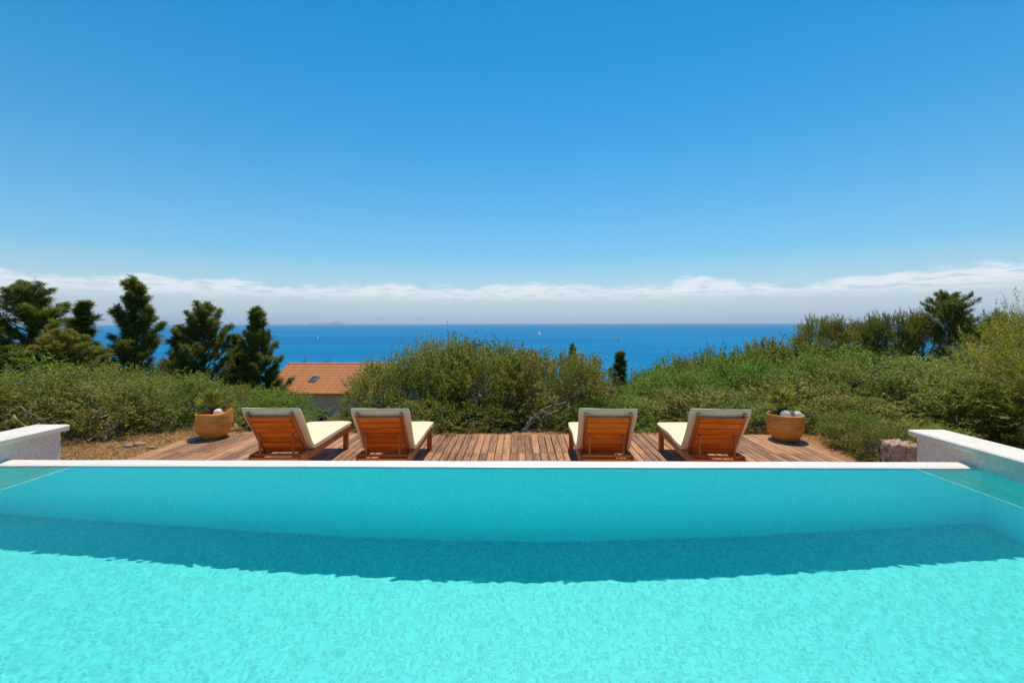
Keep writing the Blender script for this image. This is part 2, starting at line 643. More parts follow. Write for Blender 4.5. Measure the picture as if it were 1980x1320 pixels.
def build_ground():
    xs = np.unique(np.concatenate([np.linspace(-900, -40, 18), np.linspace(-40, 40, 61), np.linspace(40, 900, 18), [PX0 - 0.1, PX1 + 0.1]]))
    ys = np.unique(np.concatenate([np.linspace(-400, -14, 8), np.linspace(-14, 14, 41), np.linspace(14, 60, 31), np.linspace(60, 420, 25), [PY0 - 0.1, PY1 + 0.15]]))
    X, Y = np.meshgrid(xs, ys)
    Z = ground_z(X, Y)
    idx = np.arange(X.size).reshape(X.shape)
    f = np.stack([idx[:-1, :-1], idx[:-1, 1:], idx[1:, 1:], idx[1:, :-1]], -1)
    cx, cy = (X[:-1, :-1] + X[1:, 1:]) / 2, (Y[:-1, :-1] + Y[1:, 1:]) / 2
    inside = (cx > PX0 - 0.1) & (cx < PX1 + 0.1) & (cy > PY0 - 0.1) & (cy < PY1 + 0.15)
    me = mesh_np('ground', np.stack([X, Y, Z], -1).reshape(-1, 3), f[~inside], True)
    tag(link('ground', me, M_GROUND), kind='structure')


build_ground()


def build_sea():
    v, f = [], []
    rad = [60, 300, 1000, 4000, 15000, 60000, 150000]
    n = 72
    for r in rad:
        for k in range(n):
            a = 2 * math.pi * k / n
            v.append((r * math.sin(a), 150 + r * math.cos(a), SEA))
    for i in range(len(rad) - 1):
        for k in range(n):
            k2 = (k + 1) % n
            f.append((i * n + k, (i + 1) * n + k, (i + 1) * n + k2, i * n + k2))
    me = mesh_np('sea', v, f)
    me.flip_normals()
    tag(link('sea', me, M_SEA), kind='structure')


build_sea()

# ------------------------------------------------------------------ pool
b = MB()
b.add([(PX0, PY0, PFLOOR), (PX1, PY0, PFLOOR), (PX1, PY1, PFLOOR), (PX0, PY1, PFLOOR)], [(0, 1, 2, 3)])
basin = tag(b.build('pool_floor', M_TILE), kind='structure')
basin.cycles.is_caustics_receiver = True
b = MB()   # inner faces up to just under the waterline trim
b.add([(PX0, PY0, PFLOOR), (PX1, PY0, PFLOOR), (PX1, PY1, PFLOOR), (PX0, PY1, PFLOOR),
       (PX0, PY0, -0.02), (PX1, PY0, -0.02), (PX1, PY1, -0.02), (PX0, PY1, -0.02)],
      [(2, 3, 7, 6), (3, 0, 4, 7), (1, 2, 6, 5), (0, 1, 5, 4)])
lining = tag(b.build('pool_wall', M_TILE_WALL), kind='structure')
lining.cycles.is_caustics_receiver = True


def build_water():
    xs = np.linspace(PX0, PX1, 900)
    ys = np.concatenate([np.linspace(PY0, 1.2, 40)[:-1], np.linspace(1.2, PY1 + 0.028, 300)])
    X, Y = np.meshgrid(xs, ys)
    Z = np.zeros_like(X)
    g = np.random.default_rng(3)
    n = 90
    for i in range(n):
        lam = 0.036 * (2.1 ** (g.random() ** 1.1))
        th = g.normal(0.9, 1.0) + (math.pi if g.random() < 0.3 else 0)
        k = 2 * math.pi / lam
        a = 2.4 / k ** 2 / math.sqrt(n)
        wx = X + 0.05 * np.sin(1.7 * Y + i) + 0.03 * np.sin(3.1 * X + 2 * i)
        wy = Y + 0.05 * np.sin(1.3 * X + 2 * i)
        Z += a * np.sin(k * (wx * math.cos(th) + wy * math.sin(th)) + g.uniform(0, 6.28))
    # ripples die out towards the still far edge
    calm = 0.06 + 0.94 * (1 - smoothstep(2.2, 3.0, Y))
    calm *= smoothstep(0.6, 1.3, Y)
    calm *= 0.85 + 0.35 * np.abs(np.clip((X - 0.6) / 4.0, -1, 1)) + 0.15 * np.sin(2.1 * X + 1.3 * Y) * np.sin(1.1 * X - 2.3 * Y)
    Z *= calm
    idx = np.arange(X.size).reshape(X.shape)
    f = np.stack([idx[:-1, :-1], idx[:-1, 1:], idx[1:, 1:], idx[1:, :-1]], -1).reshape(-1, 4)
    me = mesh_np('pool_water', np.stack([X, Y, Z], -1).reshape(-1, 3), f, True)
    o = tag(link('pool_water', me, M_WATER), kind='structure')
    o.cycles.is_caustics_caster = True


build_water()

# overflow edge: rounded white kerb over the far wall
prof = [(PY1, -0.02), (PY1 + 0.012, -0.008), (PY1 + 0.03, 0.002), (PY1 + 0.06, 0.011), (PY1 + 0.10, 0.017), (PY1 + 0.14, 0.018),
        (PY1 + 0.165, 0.012), (PY1 + 0.178, -0.004), (PY1 + 0.18, -0.03), (PY1 + 0.18, -1.0)]
b = MB()
xa, xb = PX0, PX1
nseg = 60
vs, fs = [], []
for i in range(nseg + 1):
    x = xa + (xb - xa) * i / nseg
    for (y, z) in prof:
        vs.append((x, y + 0.0015 * math.sin(x * 3.1), z + 0.0012 * math.sin(x * 5.3 + 1)))
m_ = len(prof)
for i in range(nseg):
    for k in range(m_ - 1):
        fs.append((i * m_ + k, (i + 1) * m_ + k, (i + 1) * m_ + k + 1, i * m_ + k + 1))
b.add(vs, fs)
weir = b.build('pool_edge', M_WEIR, smooth=True)
tag(weir, 'white mosaic overflow edge along the far side of the turquoise pool', 'pool edge')

# side walls with stone coping slabs
for sgn, xin, zt, lab in ((-1, PX0, 0.225, 'white mosaic pool side wall with pale stone coping at the left edge'),
                          (1, PX1, 0.185, 'white mosaic pool side wall with pale stone coping next to the rough stone block')):
    w = empty('pool_side_wall', (xin, 4.55, -0.62), label=lab, cat='wall')
    x0, x1 = sorted((xin, xin + sgn * 0.26))
    bb = MB().box((x0 - xin, PY0 - 4.55, 0.60), (x1 - xin, 0.0, zt - 0.062 + 0.62))
    bb.box((x0 - xin, PY1 + 0.182 - 4.55, -0.3), (x1 - xin, -0.0005, 0.5995))
    bb.build('wall_face', M_TILE_DRY, w)
    edges = [0.055]
    for L in (1.25, 1.25, 1.25, 1.25, 1.25, 1.25):
        edges.append(edges[-1] - L)
    for i in range(len(edges) - 1):
        y1, y0 = edges[i], edges[i + 1] + 0.004
        s0, s1 = sorted((-sgn * 0.05, sgn * 0.31))
        MB().box((s0, y0, zt - 0.06 + 0.62), (s1, y1, zt + 0.62), 0.012).build('coping_slab', M_COPING, w)
# unseen pale paving added behind the camera to bounce sunlight forward
tag(MB().box((-14, -15, -0.3), (12, PY0 - 0.1, 0.06)).build('bounce_terrace', mat_plain('pale paving', (0.55, 0.5, 0.43), 0.8, 0.1, 3.0)), kind='structure')

# ------------------------------------------------------------------ deck
DX0, DX1, DYN, DYM, DYF = -5.36, 4.56, 4.13, 6.47, 7.56
deck = empty('wooden_deck', (0, 6, DECK), label='weathered brown timber deck under the four sun loungers', cat='deck')
PITCH, PW = 0.1067, 0.0975
nplank = int((DX1 - DX0) / PITCH)
far_me, near_me = [], []
for k in range(3):
    ch = 0.004 + 0.001 * k
    far_me.append(MB().box((-PW / 2, 0, -0.024), (PW / 2 - 0.0008 * k, DYF - DYM - 0.004, 0), ch).mesh('plank'))
    near_me.append(MB().box((-PW / 2, -(DYM - DYN), -0.024), (PW / 2 - 0.0008 * k, -0.003, 0), ch).mesh('plank'))
for me in far_me + near_me:
    me.materials.append(M_PLANK)
for i in range(nplank):
    x = DX0 + PITCH * (i + 0.5)
    for me in (random.choice(far_me), random.choice(near_me)):
        link('plank', me, None, deck, (x + random.uniform(-0.001, 0.001), DYM - 6, random.uniform(-0.0015, 0.0015)), (0, random.uniform(-0.004, 0.004), random.uniform(-0.0006, 0.0006)))
for y in (4.3, 5.2, 6.2, 6.7, 7.4):
    MB().box((DX0 + 0.02, y - 6 - 0.03, -0.12), (DX1 - 0.02, y - 6 + 0.03, -0.0265)).build('joist', M_BOLT, deck)

# ------------------------------------------------------------------ sun loungers
TH = R(53)


def sweep_cushion(width, thick, foot, back):
    """one bent pad: seat part flat, back part raised; rounded edges and soft unevenness"""
    pts = []
    for t in np.linspace(foot, 0.10, 26):
        pts.append((t, 0.352))
    c = (0.10, 0.352)
    hx, hz = 0.055, 0.352
    r = 0.07
    for a in np.linspace(0, 1, 8)[1:]:      # soft fold
        ang = a * TH
        pts.append((c[0] - r * math.sin(ang) - 0.02 * a, c[1] + r * (1 - math.cos(ang))))
    e = pts[-1]
    for t in np.linspace(0, back, 18)[1:]:
        pts.append((e[0] - math.cos(TH) * t, e[1] + math.sin(TH) * t))
    P = np.array(pts)
    d = np.gradient(P, axis=0)
    d /= np.linalg.norm(d, axis=1)[:, None]
    nrm = np.stack([-d[:, 1], d[:, 0]], -1)
    if nrm[0, 1] < 0:
        nrm = -nrm
    ns, m = len(P), 36
    s = np.concatenate([[0], np.cumsum(np.linalg.norm(np.diff(P, axis=0), axis=1))])
    V = []
    g = np.random.default_rng(5)
    for i in range(ns):
        endf = min(s[i], s[-1] - s[i])
        sc = 1.0 if endf > 0.03 else math.sqrt(max(0.0, 1 - (1 - endf / 0.03) ** 2)) * 0.9 + 0.1
        for k in range(m):
            a = 2 * math.pi * k / m
            ca, sa = math.cos(a), math.sin(a)
            x = width / 2 * math.copysign(abs(ca) ** 0.22, ca) * (1 - 0.012 * (1 - sc))
            h = thick / 2 * math.copysign(abs(sa) ** 0.45, sa) * sc
            h += (0.006 * math.sin(x * 9 + s[i] * 5) + 0.005 * math.cos(x * 4 - s[i] * 8)) * (0.5 if sa > 0 else 0.1)
            x += 0.006 * math.sin(s[i] * 7 + (1 if ca > 0 else 3))
            V.append((x, P[i, 0] + nrm[i, 0] * h, P[i, 1] + nrm[i, 1] * h))
    Fc = []
    seams = [[V[i * m + k] for i in range(2, ns - 2)] for k in (2, 16, 20, 34)]
    for i in range(ns - 1):
        for k in range(m):
            k2 = (k + 1) % m
            Fc.append((i * m + k, (i + 1) * m + k, (i + 1) * m + k2, i * m + k2))
    me = bpy.data.meshes.new('cushion')
    me.from_pydata(V, [], Fc + [tuple(range(m)), tuple(range((ns - 1) * m, ns * m))[::-1]])
    me.polygons.foreach_set('use_smooth', np.ones(len(me.polygons), dtype=bool))
    me.update()
    return me, seams


def make_lounger():
    root = empty('sun_lounger')
    FT, RE = 1.38, -0.27
    xr = 0.285
    for s in (-1, 1):
        MB().box((s * xr - 0.016, RE, 0.235), (s * xr + 0.016, FT, 0.318), 0.004).build('side_rail', M_TEAK_Y, root)
        for y in (1.22, -0.19):
            MB().box((s * xr - 0.032 + s * 0.0, y - 0.035, 0.0), (s * xr + 0.032, y + 0.035, 0.2345), 0.004).build('leg', M_TEAK_Z, root)
    for y in (FT - 0.03, RE + 0.01):
        MB().box((-xr + 0.017, y - 0.012, 0.24), (xr - 0.017, y + 0.012, 0.312), 0.003).build('cross_rail', M_TEAK_X, root)
    sl_me = MB().box((-xr + 0.0, -0.037, -0.008), (xr, 0.037, 0.0), 0.002).mesh('seat_slat')
    for i in range(13):
        link('seat_slat', sl_me, M_TEAK_X, root, (0, 0.12 + i * 0.1, 0.3275))
    # backrest frame, tilted about the hinge
    c, s_ = math.cos(TH), math.sin(TH)
    def bk(t, h=0.0):               # along the back, height off the frame plane
        return Vector((0, -c * t + s_ * h, 0.305 + s_ * t + c * h))
    tilt = math.pi - TH             # box local y runs up the back
    for s in (-1, 1):
        o = MB().box((-0.017, -0.02, -0.03), (0.017, 0.66, 0.015), 0.004).build('back_stile', M_TEAK_Y, root, (s * 0.243, *bk(0)[1:]), (tilt, 0, 0))
        MB().box((-0.0172, 0.6585, -0.0302), (0.0172, 0.664, 0.0152)).build('end_grain', M_BOLT, o)
    bs = MB().box((-0.225, -0.0375, -0.008), (0.225, 0.0375, 0.008), 0.003).mesh('back_slat')
    for i in range(7):
        p = bk(0.05 + 0.0895 * i, -0.008)
        link('back_slat', bs, M_TEAK_X, root, (0, p.y, p.z), (tilt, 0, 0))
    # prop: two struts and a bar dropped in the notches of the side rails
    yb, zb = -0.215, 0.33
    for s in (-1, 1):
        p = bk(0.36, -0.03)
        q = Vector((0, yb, zb))
        d = q - Vector((0, p.y, p.z))
        ang = math.atan2(d.z, d.y)
        MB().box((-0.011, 0, -0.016), (0.011, d.length, 0.016), 0.003).build('prop_strut', M_TEAK_Y, root, (s * 0.19, p.y, p.z), (ang, 0, 0))
        MB().box((s * xr - 0.014, -0.26, 0.3185), (s * xr + 0.014, -0.05, 0.345), 0.006).build('notched_block', M_TEAK_Y, root)
    MB().box((-0.30, yb - 0.013, zb - 0.013), (0.30, yb + 0.013, zb + 0.013), 0.005).build('prop_bar', M_TEAK_X, root)
    # cushion with piped seams
    cme, seams = sweep_cushion(0.635, 0.062, FT + 0.0, 0.645)
    cu = link('cushion', cme, M_CANVAS, root)
    for sm in seams:
        MB().tube(sm, [0.0045] * len(sm), 6).build('piping', M_CANVAS, cu, smooth=True)
    return root


lounger = make_lounger()
spots = [(-2.80, 5.42, 1.5, 'cream cushioned teak sun lounger nearest the tilted-rim terracotta pot'),
         (-1.565, 5.40, 1.5, 'cream cushioned teak sun lounger second from the left, in front of the house roof'),
         (0.995, 5.40, -2.0, 'cream cushioned teak sun lounger just right of the empty middle of the deck'),
         (2.24, 5.38, -4.5, 'cream cushioned teak sun lounger nearest the pot with two white stone balls')]
for i, (x, y, a, lab) in enumerate(spots):
    o = lounger if i == 0 else copy_tree(lounger)
    o.location = (x, y, DECK + 0.002)
    o.rotation_euler = (0, 0, R(a))
    tag(o, lab, 'sun lounger', 'teak sun loungers on the deck')

# ------------------------------------------------------------------ pots with dwarf palms and stone balls
def pot_mesh(wavy):
    pr = [(0.0, 0.0), (0.185, 0.0), (0.205, 0.012), (0.237, 0.05), (0.277, 0.11), (0.304, 0.18), (0.315, 0.25), (0.314, 0.31), (0.304, 0.37),
          (0.305, 0.395), (0.303, 0.42), (0.290, 0.43), (0.274, 0.422), (0.270, 0.38), (0.272, 0.34), (0.0, 0.335)]
    n = 56
    V, Fc = [], []
    for (r, z) in pr:
        for k in range(n):
            a = 2 * math.pi * k / n
            lift = wavy * (0.035 * max(0, math.cos(a - 0.3)) ** 2 + 0.008 * math.sin(3 * a)) * max(0, (z - 0.1) / 0.33)
            rr = r * (1 + 0.006 * math.sin(a * 2 + z * 14) + wavy * 0.016 * math.sin(z * 42 + a * 2.0) * (z > 0.03))
            V.append((rr * math.cos(a), rr * math.sin(a), z + lift))
    for i in range(len(pr) - 1):
        for k in range(n):
            k2 = (k + 1) % n
            Fc.append((i * n + k, i * n + k2, (i + 1) * n + k2, (i + 1) * n + k))
    return mesh_np('terracotta_pot', V, Fc, True)


def fan_leaf_mesh(seed, L):
    """fan palm leaf: petiole and a half-fan of narrow folded segments; local +y is outward"""
    g = np.random.default_rng(seed)
    b = MB()
    b.tube([(0, 0, 0), (0, L * 0.25, L * 0.02), (0, L * 0.5, 0.0)], [0.005, 0.004, 0.003], 4, False)
    n = 15
    for i in range(n):
        a = (i / (n - 1) - 0.5) * R(165)
        l = L * 0.62 * (0.75 + 0.25 * math.cos(a)) * g.uniform(0.9, 1.08)
        d = Vector((math.sin(a), math.cos(a), 0))
        s = Vector((d.y, -d.x, 0))
        p0 = Vector((0, L * 0.5, 0))
        dr = Vector((0, 0, -0.16 * l + g.uniform(-0.02, 0.02)))
        w = l * 0.055
        mid = p0 + d * l * 0.55
        tip = p0 + d * l + dr
        b.add([p0, mid + s * w, tip, mid - s * w, mid + Vector((0, 0, -w * 0.7))], [(0, 1, 2, 4), (0, 4, 2, 3)])
    return b.mesh('leaf')


pebble_mat = mat_plain('white pebbles', (0.58, 0.57, 0.55), 0.7, 0.2, 30.0)
ball_mat = mat_plain('white stone', (0.80, 0.66, 0.53), 0.75, 0.1, 12.0, 0.3)
palm_trunk_mat = mat_bark('palm fibre', (0.035, 0.022, 0.012), (0.14, 0.09, 0.05))


def stone_ball(loc, r, lab, seed):
    g = np.random.default_rng(seed)
    V, Fc = [], []
    n, m = 20, 12
    ph = g.uniform(0, 6, 4)
    for j in range(m + 1):
        t = math.pi * j / m
        for k in range(n):
            a = 2 * math.pi * k / n
            rr = r * (1 + 0.02 * math.sin(3 * a + ph[0]) * math.sin(2 * t + ph[1]) + 0.015 * math.cos(5 * t + ph[2] + a))
            V.append((rr * math.sin(t) * math.cos(a), rr * math.sin(t) * math.sin(a), rr * math.cos(t) * 0.96))
    for j in range(m):
        for k in range(n):
            k2 = (k + 1) % n
            Fc.append((j * n + k, (j + 1) * n + k, (j + 1) * n + k2, j * n + k2))
    o = link('stone_ball', mesh_np('stone_ball', V, Fc, True), ball_mat, None, loc, (seed * 0.7, 0.4, seed))
    return tag(o, lab, 'stone ball', 'white stone balls in the pots')


def palm(loc, seed, lab, nl, L, spread):
    root = empty('dwarf_palm', loc, label=lab, cat='palm')
    g = np.random.default_rng(seed)
    b = MB()
    b.tube([(0, 0, -0.02), (0.01, 0, 0.05), (0.0, 0.01, 0.13)], [0.05, 0.06, 0.035], 10)
    for i in range(40):          # fibre stubs
        a, z = g.uniform(0, 6.28), g.uniform(0.0, 0.12)
        d = Vector((math.cos(a), math.sin(a), 0.9))
        p = Vector((0.045 * math.cos(a), 0.045 * math.sin(a), z))
        b.tube([p, p + d * 0.05], [0.008, 0.002], 4, False)
    b.build('stem', palm_trunk_mat, root)
    ms = [fan_leaf_mesh(seed * 10 + k, L) for k in range(3)]
    for me in ms:
        me.materials.append(M_PALM)
    for i in range(nl):
        a = i * 2.399 + g.uniform(-0.3, 0.3)
        tilt = spread * (0.15 + 0.85 * (i / nl)) + g.uniform(-0.1, 0.1)
        if math.cos(a) < -0.2:          # leaves on the near side stand up
            tilt *= 0.45
        o = link('leaf', ms[i % 3], None, root, (0, 0, 0.11 - 0.05 * i / nl))
        o.rotation_euler = (Matrix.Rotation(a, 3, 'Z') @ Matrix.Rotation(R(85) - tilt, 3, 'X')).to_euler()
        k = g.uniform(0.8, 1.12)
        o.scale = (k, k, k)


def pebbles(parent, seed, r, z):
    g = np.random.default_rng(seed)
    b = MB()
    for i in range(130):
        a, q = g.uniform(0, 6.28), r * math.sqrt(g.random())
        c = Vector((q * math.cos(a), q * math.sin(a), z + g.uniform(0, 0.012)))
        s = g.uniform(0.012, 0.024)
        M = Matrix.Translation(c) @ Matrix.Rotation(g.uniform(0, 6), 4, 'Z') @ Matrix.Diagonal((s, s * 0.8, s * 0.55, 1))
        t = (1 + 5 ** 0.5) / 2
        b.add([Vector(v).normalized() for v in ((1, 0, 0), (-1, 0, 0), (0, 1, 0), (0, -1, 0), (0, 0, 1), (0, 0, -1))],
              [(0, 2, 4), (2, 1, 4), (1, 3, 4), (3, 0, 4), (2, 0, 5), (1, 2, 5), (3, 1, 5), (0, 3, 5)], M)
    o = b.build('pebbles', pebble_mat, parent, smooth=True)
    tag(o, kind='stuff')


PL = Vector((-4.97, 7.33, DECK + 0.002))
PR = Vector((4.19, 7.24, DECK + 0.002))
for loc, wavy, lab, rz in ((PL, 1.0, 'terracotta pot with a tilted wavy rim, holding a single white ball', 0.0),
                           (PR, 0.0, 'round terracotta pot holding two white stone balls', 1.0)):
    root = empty('terracotta_pot', loc, rz, label=lab, cat='pot', group='terracotta pots on the deck corners')
    root.scale = (0.85, 0.85, 0.95)
    link('pot_body', pot_mesh(wavy), M_TERRA, root)
    pebbles(root, 3 + int(wavy), 0.262, 0.345 + 0.012 * wavy)
palm(PL + Vector((-0.05, 0.09, 0.335)), 4, 'grey green dwarf fan palm in the pot with the tilted wavy rim', 18, 0.36, 1.15)
palm(PR + Vector((0.0, 0.10, 0.335)), 6, 'yellow green dwarf fan palm in the pot with two white balls', 15, 0.36, 0.95)
palm(at_y(-42, 812, 7.3) * 1.0, 9, 'yellow green fan palm of which only leaf tips reach into the left picture edge', 16, 0.62, 1.0)
stone_ball(PL + Vector((0.13, -0.09, 0.41)), 0.07, 'single white stone ball in the pot with the tilted wavy rim', 1)
stone_ball(PR + Vector((-0.07, -0.13, 0.405)), 0.08, 'larger left one of the two white balls in the round pot', 2)
stone_ball(PR + Vector((0.12, -0.11, 0.40)), 0.07, 'smaller right one of the two white balls in the round pot', 3)

# ------------------------------------------------------------------ rough stone block by the right wall
def stone_block():
    g = np.random.default_rng(9)
    n = 14
    sx, sy, sz = 0.27, 0.25, 0.56
    b = MB()
    V, idx, Fc = [], {}, []
    def put(p):
        key = tuple(round(q, 4) for q in p)
        if key not in idx:
            idx[key] = len(V)
            V.append(p)
        return idx[key]
    for ax in range(3):
        for side in (-1, 1):
            for i in range(n):
                for j in range(n):
                    q = []
                    for (a_, b_) in ((i, j), (i + 1, j), (i + 1, j + 1), (i, j + 1)):
                        p = [0, 0, 0]
                        p[ax] = side
                        p[(ax + 1) % 3] = a_ / n * 2 - 1
                        p[(ax + 2) % 3] = b_ / n * 2 - 1
                        q.append(put(tuple(p)))
                    Fc.append(q if side > 0 else q[::-1])
    A = np.array(V)
    edge = (np.abs(A) > 0.99).sum(1)
    pit = g.normal(0, 0.009, A.shape)
    A2 = A * np.array([sx / 2, sy / 2, sz / 2]) * (1 - 0.02 * (edge >= 2))[:, None] + pit
    A2[:, 2] += sz / 2
    me = mesh_np('stone_block', A2, Fc)
    m, nn, bb, o = new_mat('pitted limestone')
    f = nn.noise(obj_coord(nn), 16.0, 6.0, 0.7)
    nn.set(bb.inputs['Base Color'], nn.ramp(f, [(0.34, (0.10, 0.05, 0.035)), (0.46, (0.36, 0.22, 0.16)), (0.66, (0.55, 0.42, 0.33))]))
    bb.inputs['Roughness'].default_value = 0.95
    bump(nn, bb, f, 0.8, 0.02)
    o = link('stone_block', me, m, None, (4.16, 5.02, -0.62), (0, 0, R(-14)))
    tag(o, 'rough pitted pinkish stone block beside the end of the pool wall', 'stone block')


stone_block()

# ------------------------------------------------------------------ foliage generators
def norm(a):
    return a / np.maximum(np.linalg.norm(a, axis=-1, keepdims=True), 1e-9)


def leaf_quads(base, direc, length, width, g, roll=True):
    """one diamond-shaped leaf per row"""
    n = len(base)
    rv = norm(g.normal(size=(n, 3)))
    side = norm(np.cross(direc, rv))
    nrm = np.cross(side, direc)
    L = length[:, None]
    Wd = width[:, None]
    v = np.empty((n, 4, 3))
    v[:, 0] = base
    v[:, 1] = base + direc * L * 0.5 + side * Wd * 0.5 + nrm * Wd * 0.15
    v[:, 2] = base + direc * L
    v[:, 3] = base + direc * L * 0.5 - side * Wd * 0.5 + nrm * Wd * 0.15
    f = np.arange(n * 4).reshape(n, 4)
    return v.reshape(-1, 3), f


def crooked(b, p, q, r0, r1, g, wob=0.12, n=5, sides=5):
    p, q = Vector(p), Vector(q)
    d = (q - p).length
    pts = []
    for i in range(n + 1):
        t = i / n
        w = wob * d * math.sin(math.pi * t)
        pts.append(p.lerp(q, t) + Vector(g.normal(0, 0.5, 3)) * w)
    b.tube(pts, [r0 + (r1 - r0) * i / n for i in range(n + 1)], sides, False)


def make_bush(seed, h=2.0, r=1.2, clumps=92, shoots=15, leaves=18, leaf=(0.074, 0.021), clump_r=0.30, upright=0.75, low=0.05, shoot_len=(0.16, 0.42), mat=None, bark=None, name='crown', droop=0.0, inner=0.5):
    """many-stemmed olive: crooked limbs, leafy shoots in clumps through the whole volume"""
    g = np.random.default_rng(seed)
    mb = MB()
    C = []
    while len(C) < clumps:
        zf = low + (0.93 - low) * g.random() ** 0.9
        a = g.uniform(0, 6.283)
        lobes = 1 + 0.16 * math.sin(3 * a + seed) + 0.1 * math.sin(5 * a + 2 * seed)
        rad = r * 0.88 * math.sqrt(max(0.02, 1 - max(0.0, (zf - 0.38) / 0.60) ** 2.2)) * (0.86 + 0.14 * min(1, zf / 0.3)) * lobes
        q = inner + (1 - inner) * g.random() ** 0.5
        C.append(np.array([math.cos(a) * rad * q, math.sin(a) * rad * q, zf * h]))
    C = np.array(C)
    # limbs
    limbs = []
    nl = 6
    for i in range(nl):
        a = i * 6.283 / nl + g.uniform(-0.4, 0.4)
        e = Vector((math.cos(a) * r * 0.5, math.sin(a) * r * 0.5, h * g.uniform(0.45, 0.65)))
        s = Vector((math.cos(a) * 0.07, math.sin(a) * 0.07, -0.1))
        crooked(mb, s, e, 0.055 * h / 2 + 0.01, 0.022, g, 0.16, 6, 7)
        limbs.append((s, e))
    for c in C:
        cv = Vector(c)
        best = min(limbs, key=lambda l: (l[0].lerp(l[1], 0.7) - cv).length)
        st = best[0].lerp(best[1], g.uniform(0.5, 1.0))
        crooked(mb, st, cv, 0.014, 0.005, g, 0.22, 4, 4)
    for i in range(clumps // 3):        # bare grey twigs poking through
        c = Vector(C[g.integers(len(C))])
        d = Vector(norm(g.normal(size=3) + np.array([c.x, c.y, 0.2])))
        crooked(mb, c, c + d * g.uniform(0.3, 0.6), 0.012, 0.004, g, 0.3, 5, 4)
    # shoots
    out = norm(C - np.array([0, 0, h * 0.35]))
    n = clumps * shoots
    ci = np.repeat(np.arange(clumps), shoots)
    sp = C[ci] + g.normal(0, clump_r * 0.5, (n, 3))
    sp[:, 2] = np.maximum(sp[:, 2], 0.03)
    topness = np.clip((C[ci][:, 2] / h - 0.3) / 0.6, 0, 1)[:, None]
    sdv = norm(out[ci] * 0.55 + np.array([0, 0, 1.0]) * (upright * topness + 0.1 - droop) + g.normal(0, 0.42, (n, 3)))
    slen = g.uniform(shoot_len[0], shoot_len[1], n)
    # shoot stems
    up = norm(np.cross(sdv, g.normal(size=(n, 3))))
    w = 0.0028
    sv = np.empty((n, 4, 3))
    sv[:, 0] = sp - up * w; sv[:, 1] = sp + up * w
    tip = sp + sdv * slen[:, None]
    sv[:, 2] = tip + up * w * 0.4; sv[:, 3] = tip - up * w * 0.4
    # leaves along the shoots
    N = n * leaves
    si = np.repeat(np.arange(n), leaves)
    t = g.random(N)
    base = sp[si] + sdv[si] * (slen[si] * t)[:, None]
    ld = norm(sdv[si] * 0.75 + g.normal(0, 0.55, (N, 3)))
    ll = g.uniform(0.7, 1.25, N) * leaf[0] * (1.05 - 0.35 * t)
    lw = g.uniform(0.8, 1.25, N) * leaf[1]
    lv, lf = leaf_quads(base, ld, ll, lw, g)
    V = np.concatenate([lv, sv.reshape(-1, 3)])
    Fq = np.concatenate([lf, np.arange(n * 4).reshape(n, 4) + len(lv)])
    rr = np.percentile(np.hypot(lv[:, 0], lv[:, 1]), 97.5)
    k = np.array([r / rr, r / rr, h / np.percentile(lv[:, 2], 99.7)])
    crown = mesh_np('crown', V * k, Fq)
    mb.v = [tuple(np.array(p) * k) for p in mb.v]
    wood = mb.mesh('trunk', True)
    return wood, crown


